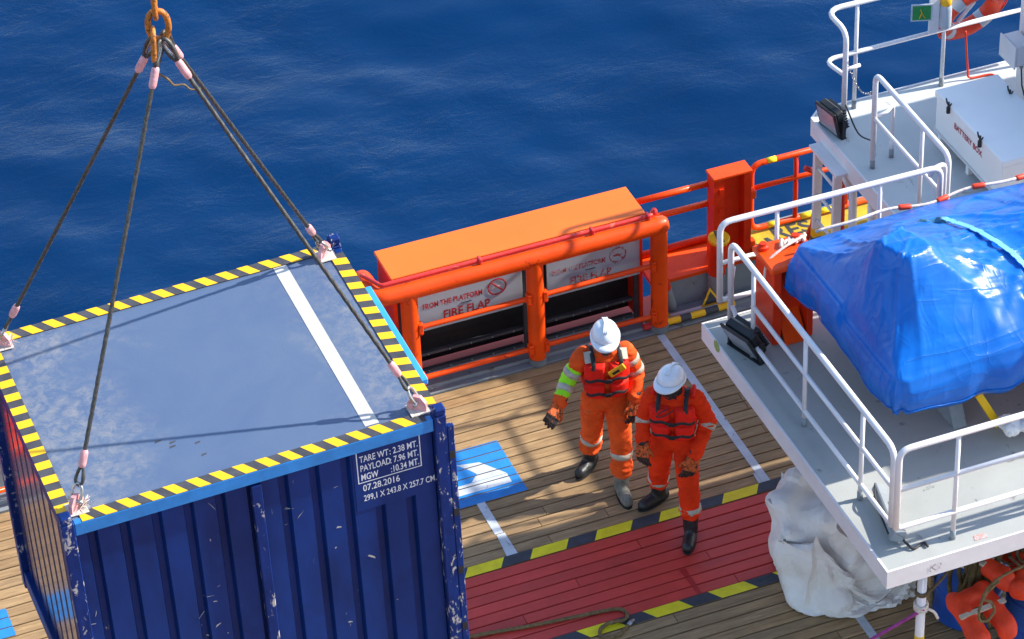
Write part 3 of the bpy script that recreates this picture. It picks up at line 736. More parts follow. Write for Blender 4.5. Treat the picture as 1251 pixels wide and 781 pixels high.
railing('railing', 'white railing across the near end of the boat platform', G1,
        [('top_rail', [(9.245, 16.80, 2.38), (9.245, 16.80, 3.17), (12.5, 16.80, 3.17)], .027, .10), ('middle_rail', [(9.26, 16.80, 2.77), (12.5, 16.80, 2.77)], .021, 0),
         ('lower_rail', [(9.245, 16.80, 2.5), (9.245, 16.80, 2.38), (12.5, 16.80, 2.38)], .022, .06)],
        [(9.755, 16.80, PZ, 3.15), (10.75, 16.80, PZ, 3.15), (11.75, 16.80, PZ, 3.15)])
railing('railing', 'white railing behind the covered boat on the seaward platform edge', G1,
        [('top_rail', [(9.22, 20.05, 2.38), (9.22, 20.05, 3.20), (11.30, 20.05, 3.18), (11.30, 20.05, 2.6)], .027, .11), ('lower_rail', [(9.22, 20.05, 2.55), (9.22, 20.05, 2.38), (11.30, 20.05, 2.38)], .022, .08),
         ('middle_rail', [(9.24, 20.05, 2.78), (9.55, 20.05, 2.78)], .02, 0)],
        [(9.75, 20.05, PZ, 3.19), (10.72, 20.05, PZ, 3.19)])
G2 = 'white railings of the upper landing'
railing('railing', 'white seaward railing with rounded corner on the upper landing', G2,
        [('top_rail', [(11.50, 22.28, 2.18), (11.50, 22.28, 3.22), (11.45, 22.62, 3.26), (14.2, 22.62, 3.26)], .026, .14), ('middle_rail', [(11.50, 22.28, 2.74), (11.45, 22.62, 2.72), (14.2, 22.62, 2.74)], .022, .12),
         ('stub', [(11.50, 22.28, 2.80), (11.66, 22.30, 2.80)], .018, 0)],
        [(11.50, 22.28, PZ, 3.1), (11.78, 22.62, PZ, 3.25), (12.70, 22.62, PZ, 3.25), (13.6, 22.62, PZ, 3.25)])
railing('railing', 'white sloping-ended railing on the inner side of the upper landing', G2,
        [('top_rail', [(11.49, 21.66, 2.2), (11.49, 21.66, 3.13), (11.49, 20.26, 3.11), (11.49, 20.26, 2.2)], .026, .10), ('middle_rail', [(11.49, 21.66, 2.65), (11.49, 20.28, 2.65)], .02, 0)],
        [(11.49, 21.66, PZ, 3.0), (11.49, 20.75, PZ, 3.1)])
railing('railing', 'low white tube hoop on the upper landing beside the stair gap', G2,
        [('hoop', [(11.73, 21.75, 2.2), (11.73, 21.75, 2.68), (11.62, 21.66, 2.68), (11.5, 21.66, 2.66)], .017, .06)], [(11.73, 21.75, PZ, 2.3)])
railing('railing', 'short white hoop where the two railings meet', G2,
        [('hoop', [(11.40, 20.16, 2.3), (11.40, 20.16, 3.12), (11.26, 20.10, 3.14), (11.2, 20.06, 3.1)], .022, .08)], [(11.40, 20.2, PZ, 2.4)])
mb = MB(); A, B = V(11.51, 22.27, 2.92), V(11.50, 21.68, 2.95)
for k in range(26):
    t_ = k/25; p = A.lerp(B, t_) - V(0, 0, .18*4*t_*(1-t_)); d = (B-A).normalized()
    side = V(0, 0, 1) if k % 2 else V(1, 0, 0)
    mb.tube([p+d*.014*math.cos(a)+side*.008*math.sin(a) for a in np.linspace(0, 2*PI, 8, endpoint=False)], .003, 5, closed=True)
tag(mb.build('safety_chain', MAT['steel']), 'thin chain hung across the gap in the upper landing rail', 'chain')
mb = MB(); mb.tube(spline([(11.5, 22.27, 2.45), (11.56, 22.1, 2.2), (11.6, 21.9, 2.22), (11.52, 21.70, 2.3), (11.50, 21.67, 2.55)], 6), .008, 6)
tag(mb.build('lamp_cable', MAT['black_rubber'], None, True), 'dark cable looping from the small floodlight to the railing', 'cable')

# ------------------------------------------------------------------ deckhouse
dh = thing('deckhouse', 'white deckhouse with dark window at the right edge', 'deckhouse')
mb = MB(); mb.box((13.27, 20.25, PZ+.002), (15.4, 22.22, 3.58)); mb.build('wall', MAT['white'], dh)
mb = MB(); mb.box((13.2, 20.18, 3.585), (15.45, 22.24, 3.65), bev=.02); mb.build('roof', MAT['white'], dh)
mb = MB(); mb.box((13.25, 20.9, 2.95), (13.268, 22.0, 3.5), bev=.006); wn = mb.build('window', MAT['grey_steel'], dh)
mb = MB()
n = 8; pts = []
for cx_, cz_, a0 in ((21.9, 3.4, 0), (21.0, 3.4, 90), (21.0, 3.05, 180), (21.9, 3.05, 270)):
    for k in range(n): a = rad(a0+90*k/(n-1)); pts.append((13.242, cx_+.07*math.cos(a), cz_+.07*math.sin(a)))
mb.prism(pts, (.006, 0, 0)); mb.build('pane', MAT['glass'], wn)
relocate(dh, (14.3, 21.3, PZ))
jb = thing('junction_box', 'small white junction box on the deckhouse corner', 'junction box', (13.16, 22.05, 2.72))
mb = MB(); mb.box((-.085, -.14, -.11), (.085, .14, .11), bev=.012); mb.build('body', MAT['white'], jb)
mb = MB(); mb.box((-.105, -.15, -.12), (-.087, .15, .12), bev=.006); mb.build('lid', MAT['white'], jb)
for y in (-.1, .1):
    mb = MB(); mb.lathe([(.018, 0), (.018, .04)], (0, y, -.112), (0, 0, -1), 10); mb.build('gland', MAT['grey_steel'], jb)
mb = MB(); mb.tube([(.0, -.1, -.15), (.02, -.1, -.35), (.09, -.1, -.6)], .008, 6); mb.build('cable', MAT['black_rubber'], jb, True)

bb = thing('battery_box', 'large white battery locker with red lettering and black wing nuts', 'locker')
BX0, BX1, BY0, BY1 = 12.20, 12.85, 20.55, 21.84
mb = MB(); mb.box((BX0+.015, BY0+.015, 2.24), (BX1-.015, BY1-.015, 2.585), bev=.006); mb.build('body', MAT['box_bluewhite'], bb)
mb = MB(); mb.box((BX0, BY0, 2.59), (BX1, BY1, 2.655), bev=.008); mb.build('lid', MAT['box_bluewhite'], bb)
mb = MB(); mb.box((BX0+.005, BY0+.01, 2.215), (BX1-.01, BY1-.01, 2.238)); mb.build('base_frame', MAT['white'], bb)
for x in (BX0+.03, BX1-.09):
    for y in (BY0+.05, (BY0+BY1)/2, BY1-.1):
        mb = MB(); mb.box((x, y, PZ+.001), (x+.05, y+.05, 2.214)); mb.build('leg', MAT['box_bluewhite'], bb)
for x, y in ((BX0-.012, 21.55), (BX0-.012, 20.95), (BX1-.06, 21.5), (BX1-.06, 20.9)):
    m_ = MB(); m_.lathe([(.02, -.06), (.02, .0), (.011, .01), (.011, .055)], (x, y, 2.64), (0, 0, 1), 8)
    for s_ in (-1, 1): m_.tube([(x, y, 2.665), (x, y+s_*.03, 2.675), (x, y+s_*.05, 2.71)], [.010, .009, .007], 6)
    m_.build('wing_nut', MAT['black_plastic'], bb)
lettering('locker_lettering', 'BATTERY BOX', .085, (BX0-.0, 21.47, 2.46), (0, -1, 0), (0, 0, 1), MAT['sign_red'], bb, bold=.002, sx=.95).location.x = .011
relocate(bb, (12.5, 21.2, PZ))

# exit sign, light canister, lifebuoy on the seaward rail
es = thing('exit_sign', 'small green emergency exit sign on the seaward railing', 'sign', (12.42, 22.56, 3.02), (0, 0, rad(-20)))
mb = MB(); mb.box((-.10, -.006, -.09), (.10, .006, .09)); mb.build('plate', MAT['sign_board'], es)
mb = MB(); mb.box((-.085, -.009, -.075), (.085, -.0065, .075)); gp = mb.build('green_field', MAT['green'], es)
mb = MB(); mb.capsule((-.02, -.011, -.05), (0, -.011, .0), .012, .012, 6, 2, flat=(.3, 1)); mb.capsule((0, -.011, 0), (.03, -.011, -.05), .01, .009, 6, 2, flat=(.3, 1)); mb.capsule((0, -.011, .005), (-.01, -.011, .03), .012, .012, 6, 2, flat=(.3, 1)); mb.build('running_figure', MAT['tag_yellow'], gp)
lc = thing('lifebuoy_light', 'white light canister in its holder next to the exit sign', 'canister', (12.60, 22.57, 2.79))
mb = MB(); mb.box((-.10, -.02, -.02), (.0, .0, .55)); mb.build('back_plate', MAT['white'], lc)
mb = MB(); mb.lathe([(.055, 0), (.06, .02), (.06, .2), (.05, .24)], (.06, -.03, .03), (0, 0, 1), 16); mb.build('canister', MAT['sign_board'], lc, True, 40)
mb = MB(); mb.lathe([(.05, .24), (.055, .25), (.055, .31), (.03, .34)], (.06, -.03, .03), (0, 0, 1), 16); mb.build('yellow_top', MAT['tag_yellow'], lc, True, 40)
lb = thing('lifebuoy', 'orange and white lifebuoy hung outside the seaward railing', 'lifebuoy', (13.02, 22.72, 2.80), (rad(22), 0, rad(8)))
for k in range(8):
    a0 = k*PI/4 + PI/8; wide = k % 2 == 0
    a0, a1 = ((k//2)*PI/2+.16, (k//2+1)*PI/2-.16) if wide else ((k//2+1)*PI/2-.16, (k//2+1)*PI/2+.16)
    a0 += PI/4; a1 += PI/4
    mb = MB(); mb.tube([(.29*math.cos(a), 0, .29*math.sin(a)) for a in np.linspace(a0, a1, 10)], .082 if wide else .085, 16, flat=(.75, 1) if False else None); mb.build('orange_segment' if wide else 'white_band', MAT['lifebuoy'] if wide else MAT['sign_board'], lb, True, 50)
mb = MB(); mb.tube([( (.37+.03*math.sin(a*2))*math.cos(a), -.06, (.30+.03*math.sin(a*2))*math.sin(a)) for a in np.linspace(0, 2*PI, 40, endpoint=False)], .010, 6, closed=True); mb.build('grab_line', MAT['lifebuoy'], lb, True)
mb = MB(); mb.tube(spline([(12.92, 22.60, 2.66), (12.95, 22.62, 2.45), (12.98, 22.62, 2.2), (13.0, 22.60, 2.12), (13.2, 22.58, 2.115), (13.24, 22.5, 2.115)], 6), .011, 7)
tag(mb.build('lifebuoy_line', MAT['lifebuoy'], None, True), 'orange line trailing from the lifebuoy to the deck', 'rope')
yb = thing('lifebuoy_bracket', 'white angled bracket holding the lifebuoy on the railing', 'bracket')
for p in ([(13.05, 22.66, 3.2), (13.02, 22.66, 2.92), (12.85, 22.64, 2.76)],):
    mb = MB(); mb.tube(p, .02, 8); mb.build('bracket_arm', MAT['white'], yb, True)
relocate(yb, (13.02, 22.65, 2.76))

# ------------------------------------------------------------------ floodlights
def floodlight(label, loc, rotz, tilt, s=1.0, body='black_plastic'):
    t = thing('floodlight', label, 'floodlight', loc, (0, 0, rotz), group='floodlights on the platforms')
    R = Matrix.Rotation(tilt, 4, 'X')
    def bx(lo, hi, bev=.01):
        m_ = MB(); T = Matrix.Translation((0, 0, .17*s)) @ R
        m_.box(tuple(c*s for c in lo), tuple(c*s for c in hi), 0, T, bev*s); return m_
    bx((-.15, -.05, -.14), (.15, .045, .14), .02).build('housing', MAT[body], t)
    bx((-.165, -.075, -.155), (.165, -.052, .155), .008).build('front_frame', MAT[body], t)
    bx((-.135, -.079, -.125), (.135, -.0755, .125), .001).build('lens', MAT['lens'], t)
    for k in range(7): bx((-.13, .047, -.12+k*.036), (.13, .085, -.112+k*.036), .001).build('cooling_fin', MAT[body], t)
    for s_ in (-1, 1):
        m_ = MB(); m_.box((s_*.18*s-.012*s, -.02*s, .0), (s_*.18*s+.012*s, .02*s, .20*s)); m_.build('yoke_arm', MAT[body], t)
    m_ = MB(); m_.box((-.19*s, -.03*s, .001), (.19*s, .03*s, .012*s)); m_.build('yoke_base', MAT[body], t)
    return t
floodlight('black floodlight facing the deck at the platform corner', (9.27, 19.62, PZ+.002), rad(-72), rad(28), 1.08)
floodlight('black-framed floodlight at the corner of the upper landing', (11.43, 22.36, PZ+.002), rad(-80), rad(14), .95)
sl = thing('folded_lamp', 'grey box lamp lying folded at the near platform corner', 'lamp', (9.40, 17.22, PZ+.002), (0, 0, rad(-12)))
T = Matrix.Translation((0, 0, .09)) @ Matrix.Rotation(rad(24), 4, 'Y')
mb = MB(); mb.box((-.05, -.30, -.05), (.05, .30, .03), 0, T, .01); mb.build('housing', MAT['grey_steel'], sl)
mb = MB(); mb.box((-.058, -.33, -.06), (.058, -.27, .04), 0, T, .008); mb.build('end_bracket', MAT['grey_steel'], sl)
mb = MB(); mb.tube(spline([(-.03, .30, .12), (-.07, .16, .12), (-.065, -.02, .06), (-.05, -.2, .02)], 6), .009, 6); mb.build('cable', MAT['black_rubber'], sl, True)
mb = MB(); mb.tube(spline([(.03, -.31, .05), (.06, -.37, .03), (.10, -.41, .015), (.19, -.36, .015), (.215, -.41, .015)], 6), .011, 6); mb.build('power_lead', MAT['black_rubber'], sl, True)
mb = MB(); mb.lathe([(.018, 0), (.018, .05)], (.065, .05, .10), (0, 0, 1), 10); mb.build('red_plug', MAT['sign_red'], sl)

# ------------------------------------------------------------------ covered rescue boat
rb = thing('rescue_boat', 'orange rescue boat hidden beneath the blue cover', 'boat')
def hull_pt(u, v):
    x = 9.95 + u*4.0; hw = .72*(1-max(0, (u-.6)/.4)**2*.9); z = 2.45 + .55*v; k = .45+.55*v**.5
    return x, hw*k, z
mb = MB()
mb.grid(14, 7, lambda u, v: V(hull_pt(u, v)[0], 18.72-hull_pt(u, v)[1], hull_pt(u, v)[2]))
mb.grid(14, 7, lambda u, v: V(hull_pt(u, v)[0], 18.72+hull_pt(u, v)[1], hull_pt(u, v)[2]))
mb.grid(14, 2, lambda u, v: V(hull_pt(u, 0)[0], 18.72+hull_pt(u, 0)[1]*(2*v-1), 2.45))
mb.grid(2, 7, lambda u, v: V(9.95, 18.72+hull_pt(0, v)[1]*(2*u-1), hull_pt(0, v)[2]))
mb.build('hull', MAT['lifebuoy'], rb, True, 50)
for x in (10.4, 12.2):
    mb = MB(); mb.prism([(x, 18.0, PZ+.001), (x, 19.45, PZ+.001), (x, 19.2, 2.50), (x, 18.9, 2.44), (x, 18.5, 2.44), (x, 18.25, 2.50)], (.12, 0, 0)); mb.build('cradle', MAT['grey_steel'], rb)
mb = MB(); mb.box((10.62, 17.86, PZ+.001), (10.68, 17.93, 2.55), 0, Matrix.Translation((10.65, 17.9, 2.3)) @ Matrix.Rotation(rad(-28), 4, 'Y') @ Matrix.Translation((-10.65, -17.9, -2.3))); mb.build('yellow_chock', MAT['yellow'], rb)
relocate(rb, (11.5, 18.7, PZ))

def tarp():
    # membrane stretched between the gunwale ring and the gear beneath it
    x0, x1, y0, y1 = 9.70, 13.6, 17.74, 19.66
    st = .024
    nx, ny = int((x1-x0)/st)+1, int((y1-y0)/st)+1
    xs = np.linspace(x0, x1, nx); ys = np.linspace(y0, y1, ny)
    X, Y = np.meshgrid(xs, ys)
    # rounded stern corners: signed distance to a rounded rectangle (open towards the bow)
    cr = .13
    qx = np.maximum(x0+cr-X, 0); qy = np.maximum(np.abs(Y-(y0+y1)/2)-((y1-y0)/2-cr), 0)
    inside = (cr-np.sqrt(qx**2+qy**2)); 
    rim = inside < st*1.2
    zr = 2.98 + .05*np.sin((X-x0)*1.3) + .10*(Y > 18.7)
    Z = zr.copy(); fixed = rim.copy(); val = zr.copy()
    def pin(mask, z):
        fixed[mask] = True; val[mask] = z if np.isscalar(z) else z[mask]
    # engine cowl (flat, slightly sloping), steering console, bow rail
    def rbox(cx, cy, hx, hy, a):
        c, s = math.cos(a), math.sin(a); u = (X-cx)*c+(Y-cy)*s; v_ = -(X-cx)*s+(Y-cy)*c
        return (np.abs(u) < hx) & (np.abs(v_) < hy)
    pin(rbox(10.12, 18.48, .16, .19, rad(20)), 3.76 - .04*(X-10.17) - .02*(Y-18.55))
    pin(rbox(11.75, 18.72, .10, .20, 0), 3.40)
    pin((np.abs(X-12.9) < .1) & (np.abs(Y-18.72) < .25), 3.42)
    pin((X-10.80)**2 + (Y-19.12)**2 < .05**2, 3.30)
    pin((X-11.05)**2 + (Y-18.05)**2 < .05**2, 3.18)
    Z[fixed] = val[fixed]
    for it in range(1500):
        Zn = Z.copy()
        Zn[1:-1, 1:-1] = .25*(Z[1:-1, 2:]+Z[1:-1, :-2]+Z[2:, 1:-1]+Z[:-2, 1:-1])
        Zn[:, -1] = Zn[:, -2]
        Z = np.where(fixed, val, Zn)
    # taut faces: the upper hull over the pinned gear and the rim
    sel = np.argwhere(fixed); bm = bmesh.new()
    for jj, ii in sel[::3]: bm.verts.new((X[jj, ii], Y[jj, ii], val[jj, ii]))
    hull = bmesh.ops.convex_hull(bm, input=bm.verts[:]); bm.normal_update()
    Hh = np.full_like(Z, 99.0)
    for f in bm.faces:
        if f.normal.z > .02:
            nn = f.normal; c_ = f.verts[0].co; Hh = np.minimum(Hh, c_.z - (nn.x*(X-c_.x)+nn.y*(Y-c_.y))/nn.z)
    bm.free()
    Z = np.where(fixed, val, .40*np.minimum(Hh, 4)+.60*Z)
    # tension folds running out from every peak
    def folds(cx, cy, n, amp, ph, reach):
        a = np.arctan2(Y-cy, X-cx); d = np.sqrt((X-cx)**2+(Y-cy)**2)
        w_ = np.sin(a*n+ph+1.6*np.sin(a*3+ph)+.4*np.sin(7*d+ph))
        prof = np.clip((d-.24)/.12, 0, 1)*np.exp(-np.maximum(d-.2, 0)/reach)
        return amp*prof*(1-np.abs(w_))**4
    edge = np.clip(inside/.12, 0, 1)
    Z += edge*(folds(10.17, 18.55, 6, .065, .4, .7) + folds(10.80, 19.12, 8, .04, 1.3, .6) + folds(11.75, 18.72, 9, .06, 2.2, .9) + folds(11.05, 18.05, 7, .05, .2, .5) + folds(9.72, 19.60, 8, .035, .9, .5) + folds(9.74, 17.86, 9, .05, 1.9, .5))
    def zs_(x, y):
        fx = min(max((x-x0)/(x1-x0)*(nx-1), 0), nx-1.001); fy = min(max((y-y0)/(y1-y0)*(ny-1), 0), ny-1.001)
        i, j = int(fx), int(fy); a, b = fx-i, fy-j
        return (Z[j, i]*(1-a)+Z[j, i+1]*a)*(1-b) + (Z[j+1, i]*(1-a)+Z[j+1, i+1]*a)*b
    # ring of the gunwale, then one sheet: hem -> rim -> centre line
    ring = []; cf = cr
    for x in np.linspace(x1, x0+cr, 120): ring.append((x, y0, 0, -1))
    for a in np.linspace(0, PI/2, 30)[1:-1]: ring.append((x0+cr-cr*math.sin(a), y0+cr-cr*math.cos(a), -math.sin(a), -math.cos(a)))
    for y in np.linspace(y0+cr, y1-cf, 56): ring.append((x0, y, -1, 0))
    for a in np.linspace(0, PI/2, 30)[1:-1]: ring.append((x0+cf-cf*math.cos(a), y1-cf+cf*math.sin(a), -math.cos(a), math.sin(a)))
    for x in np.linspace(x0+cf, x1, 120): ring.append((x, y1, 0, 1))
    nr = len(ring); c1 = 134; c2 = 217
    def skirt(u, v):
        i = min(nr-1, int(round(u*(nr-1)))); x, y, nx_, ny_ = ring[i]
        zt = zs_(x, y); s_ = u*(nr-1)
        corner = math.exp(-((s_-c1)/12)**2) + math.exp(-((s_-c2)/9)**2)
        zb = 2.62 + .03*math.sin(s_*.11) - .05*math.exp(-((s_-c1)/12)**2) + .05*math.exp(-((s_-c2)/9)**2) + .03*math.sin(s_*.043+1)
        tw = lambda a_: 2*abs(((a_/(2*PI)) % 1)-.5)*2-1
        fold = .028*tw(s_*.21+2*math.sin(s_*.07)) + .016*tw(s_*.47+1.3+math.sin(s_*.13)) + corner*.035*tw(s_*.42)
        bulge = .03*math.sin(PI*min(1, v*1.1)) + .012
        off = bulge*min(1, v*4) + .10*v*math.exp(-((s_-c2)/11)**2) + fold*v**.8*(1-.2*v) - .05*max(0, v-.85)/.15
        return V(x+nx_*off, y+ny_*off, zt+(zb-zt)*v + .010*math.sin(s_*.4)*v)
    def top(u, v):
        i = min(nr-1, int(round(u*(nr-1)))); x, y, _, _ = ring[i]
        cx_ = min(max(x, x0+.55), x1); q = V(x+(cx_-x)*v, y+(18.70-y)*v, 0); q.z = zs_(q.x, q.y); return q
    rows_s, rows_t = 18, 46
    m_ = MB(); m_.grid(nr, rows_s+rows_t, lambda u, v: (skirt(u, 1-(v*(rows_s+rows_t-1))/rows_s) if v*(rows_s+rows_t-1) < rows_s else top(u, (v*(rows_s+rows_t-1)-rows_s)/(rows_t-1))))
    o = thing('boat_cover', 'shiny bright blue tarpaulin stretched over the rescue boat', 'tarpaulin')
    me = m_.mesh('tarpaulin', MAT['tarp'])
    bm = bmesh.new(); bm.from_mesh(me); bmesh.ops.remove_doubles(bm, verts=bm.verts, dist=.004); bmesh.ops.recalc_face_normals(bm, faces=bm.faces)
    for _ in range(1): bmesh.ops.smooth_vert(bm, verts=bm.verts, factor=.4, use_axis_x=True, use_axis_y=True, use_axis_z=True)
    bm.to_mesh(me); bm.free(); me.shade_smooth()
    t = link('tarpaulin', me, o)
    so = t.modifiers.new('thickness', 'SOLIDIFY'); so.thickness = .004
    # hem rope along the skirt
    mh = MB(); mh.tube([skirt(u, .80) + V(ring[min(nr-1, int(u*(nr-1)))][2], ring[min(nr-1, int(u*(nr-1)))][3], 0)*.006 for u in np.linspace(.02, .98, 260)], .0045, 6); mh.build('hem_seam', MAT['tarp'], o, True)
    def zat(x, y):
        i = int(round((x-x0)/(x1-x0)*(nx-1))); j = int(round((y-y0)/(y1-y0)*(ny-1)))
        i = min(max(i, 0), nx-1); j = min(max(j, 0), ny-1); return Z[j, i]
    A_, B_ = V(10.82, 19.10, 0), V(11.25, 17.82, 0); sp = []
    for k in range(40):
        p = A_.lerp(B_, k/39); sp.append((p.x, p.y, max(zat(p.x+dx, p.y+dy) for dx in (-.03, 0, .03) for dy in (-.03, 0, .03))+.012))
    sp = [V(*p) for p in sp]
    for _ in range(14): sp = [sp[0]] + [(sp[i-1]+sp[i]*2+sp[i+1])/4 for i in range(1, len(sp)-1)] + [sp[-1]]
    mh = MB()
    side = V(.95, .3, 0).normalized()
    for a, b in zip(sp[:-1], sp[1:]):
        mh.add([a-side*.025, a+side*.025, b+side*.025, b-side*.025], [(0, 1, 2, 3)])
    sbo = mh.build('strap', MAT['tarp_strap'], o); mo = sbo.modifiers.new('t', 'SOLIDIFY'); mo.thickness = .006
    mt = MB(); c = V(10.80, 19.13, 3.37)
    mt.capsule(c+V(-.02, 0, -.02), c+V(.03, -.01, -.01), .032, .03, 12, 3); mt.capsule(c+V(.0, 0, -.03), c+V(-.13, .06, -.06), .028, .055, 12, 3); mt.capsule(c, c+V(.02, -.08, -.02), .03, .03, 10, 3)
    me = remeshed(mt, .01, 3); displace(me, lambda p, n: .014*mnoise.noise(p*26)); me.shade_smooth(); me.materials.append(MAT['tarp_tie']); link('tied_corner', me, o)
    relocate(o, (11.5, 18.7, 2.6))
    return zat
zat = tarp()
# grab line with floats along the far gunwale
gl = thing('grab_line', 'white rope with orange floats along the far edge of the boat cover', 'rope')
P_ = [V(x, 19.70+.02*math.sin(x*9), 3.11+.02*math.sin(x*5)+.03*math.sin(x*1.3)) for x in np.linspace(9.95, 13.4, 60)]
mb = MB(); mb.tube(P_, .014, 8); mb.build('rope', MAT['frayed'], gl, True)
for k in (14, 20, 26, 33, 38, 43, 49, 55):
    mb = MB(); d = (P_[k+1]-P_[k]).normalized(); mb.capsule(P_[k]-d*.03, P_[k]+d*.05, .026, .024, 10, 3); mb.build('float', MAT['lifebuoy'], gl, True)
relocate(gl, (11.5, 19.7, 3.05))

dv = thing('davit_base', 'orange steel davit pedestal behind the stern of the covered boat', 'davit')
mb = MB()
mb.box((9.52, 19.62, PZ+.002), (9.60, 19.98, 2.86), bev=.008); mb.build('column', MAT['orange_red'], dv)
mb = MB(); mb.box((9.602, 19.76, PZ+.002), (9.84, 19.80, 2.83)); mb.build('web_plate', MAT['orange_red'], dv)
mb = MB(); mb.box((9.842, 19.62, PZ+.002), (9.90, 19.98, 2.86), bev=.008); mb.build('column', MAT['orange_red'], dv)
mb = MB(); mb.box((9.49, 19.60, 2.862), (9.96, 20.0, 2.92), bev=.012); mb.build('top_plate', MAT['orange'], dv)
for x in (9.56, 9.86):
    mb = MB(); mb.lathe([(.05, 0), (.05, .03), (.03, .04), (.03, .06)], (x, 19.92, 2.92), (0, 0, 1), 12); mb.build('bolt_head', MAT['orange_red'], dv)
mb = MB(); mb.prism([(9.62, 19.58, PZ+.002), (9.82, 19.58, PZ+.002), (9.82, 19.759, 2.32), (9.62, 19.759, 2.32)], (0, .0, .03)); mb.build('gusset', MAT['orange'], dv)
mb = MB(); mb.tube(spline([(9.95, 19.9, 2.96), (9.8, 19.84, 2.97), (9.66, 19.80, 2.95), (9.52, 19.76, 2.88), (9.47, 19.7, 2.7)], 6), .012, 7); mb.build('painter_rope', MAT['frayed'], dv, True)
for k in range(7):
    mb = MB(); mb.capsule((9.70+k*.035, 19.86+.02*(k % 2), 2.945), (9.74+k*.035, 19.93-.02*(k % 2), 2.945), .018, .018, 8, 2); mb.build('rope_coil', MAT['frayed'], dv, True)
relocate(dv, (9.7, 19.8, PZ))
dc = thing('shade_column', 'unseen orange column added to shade the near platform floor', 'davit')  # out of view, added to cast shade across the near platform
mb = MB(); mb.box((12.7, 17.22, PZ+.002), (13.3, 17.85, 4.2), bev=.03); mb.build('column', MAT['orange_red'], dc)
mb = MB(); mb.box((12.6, 17.2, 4.203), (13.4, 17.9, 4.3), bev=.03); mb.build('head', MAT['orange'], dc)
relocate(dc, (13.0, 17.35, PZ))
# crumpled clear sheet at the near railing
mb = MB()
for k in range(9): mb.capsule((10.68+random.uniform(0, .5), 17.68+random.uniform(-.1, .1), 2.32+random.uniform(-.08, .1)), (10.78+random.uniform(0, .5), 17.68+random.uniform(-.1, .1), 2.32+random.uniform(-.1, .1)), .07, .05, 8, 3)
me = remeshed(mb, .016, 2); displace(me, lambda p, n: .035*abs(mnoise.noise(p*14))-.01); me.materials.append(MAT['bag'])
o = link('plastic_wrap', me); tag(o, 'bundle of crumpled whitish wrapping beneath the near side of the boat cover', 'wrapping')

# ------------------------------------------------------------------ cargo container
CL, CW, CH = 2.991, 2.438, 2.577
ROOF = V(4.451, 19.036, 3.825)
rv = V(rad(.6786), rad(-.8945), rad(.3787))
Rc = Matrix.Rotation(rv.length, 4, rv.normalized())
ct = thing('cargo_container', 'blue steel cargo container with hazard-striped roof hanging from slings', 'container')
ct.matrix_world = Matrix.Translation(ROOF) @ Rc @ Matrix.Translation((0, 0, -CH))
CT = ct.matrix_world.copy()
hx, hy = CL/2, CW/2
mb = MB(); mb.box((-hx+.06, -hy+.06, CH-.035), (hx-.06, hy-.06, CH-.006)); mb.build('roof_panel', MAT['roof'], ct)
mb = MB(); mb.box((-hx+.1, -hy+.1, .10), (hx-.1, hy-.1, .14)); mb.build('floor', MAT['con_blue'], ct)
# top rails (front rail paler blue)
for nm, lo, hi, mt in (('top_rail', (-hx+.10, -hy+.012, CH-.118), (hx-.10, -hy+.072, CH), 'con_light'), ('top_rail', (-hx+.10, hy-.072, CH-.14), (hx-.10, hy-.012, CH), 'con_blue'),
                       ('top_rail', (-hx+.012, -hy+.10, CH-.12), (-hx+.072, hy-.10, CH), 'con_blue'), ('top_rail', (hx-.072, -hy+.10, CH-.12), (hx-.012, hy-.10, CH), 'con_blue'),
                       ('bottom_rail', (-hx+.10, -hy+.01, .02), (hx-.10, -hy+.07, .19), 'con_blue'), ('bottom_rail', (-hx+.10, hy-.07, .02), (hx-.10, hy-.01, .19), 'con_blue'),
                       ('bottom_rail', (-hx+.01, -hy+.10, .02), (-hx+.07, hy-.10, .19), 'con_blue'), ('bottom_rail', (hx-.07, -hy+.10, .02), (hx-.01, hy-.10, .19), 'con_blue')):
    mb = MB(); mb.box(lo, hi, bev=.006); mb.build(nm, MAT[mt], ct)
for sx in (-1, 1):
    for sy in (-1, 1):
        x0, x1 = sorted((sx*hx, sx*(hx-.098))); y0, y1 = sorted((sy*hy, sy*(hy-.098)))
        mb = MB(); mb.box((x0, y0, 0), (x1, y1, CH+.015), bev=.008); cp = mb.build('corner_post', MAT['con_post'], ct)
        mb = MB(); cxx, cyy = sx*(hx-.045), sy*(hy-.045); mb.box((cxx-.045, cyy-.045, CH+.016), (cxx+.045, cyy+.045, CH+.085), bev=.012); mb.build('stacking_block', MAT['con_post'], cp)
        if sy < 0 and sx > 0:
            mb = MB(); mb.box((hx+.001, -hy+.0, .0), (hx+.055, -hy+.045, CH-.10), bev=.006); fl = mb.build('lock_flange', MAT['con_post'], ct)
            for k, z in enumerate((CH-.42, CH-1.0, CH-1.6, CH-2.2)):
                mb = MB(); mb.box((hx+.004, -hy-.004, z), (hx+.046, -hy-.0012, z+.075), bev=.001); mb.build('slot', MAT['cavity'], fl)
def corr(u, per=.245, dep=.052):
    t_ = (u/per) % 1.0
    a, b, c, d = .66, .73, .93, 1.0
    if t_ < a: return 0
    if t_ < b: return (t_-a)/(b-a)*dep
    if t_ < c: return dep
    if t_ < d: return dep*(1-(t_-c)/(d-c))
    return 0
def corr_knots(lo, hi, per=.245):
    ks = [lo, hi]; k = math.floor(lo/per)
    while k*per < hi:
        for f in (0, .66, .73, .93):
            x = (k+f)*per
            if lo < x < hi: ks.append(x)
        k += 1
    return sorted(set(ks))
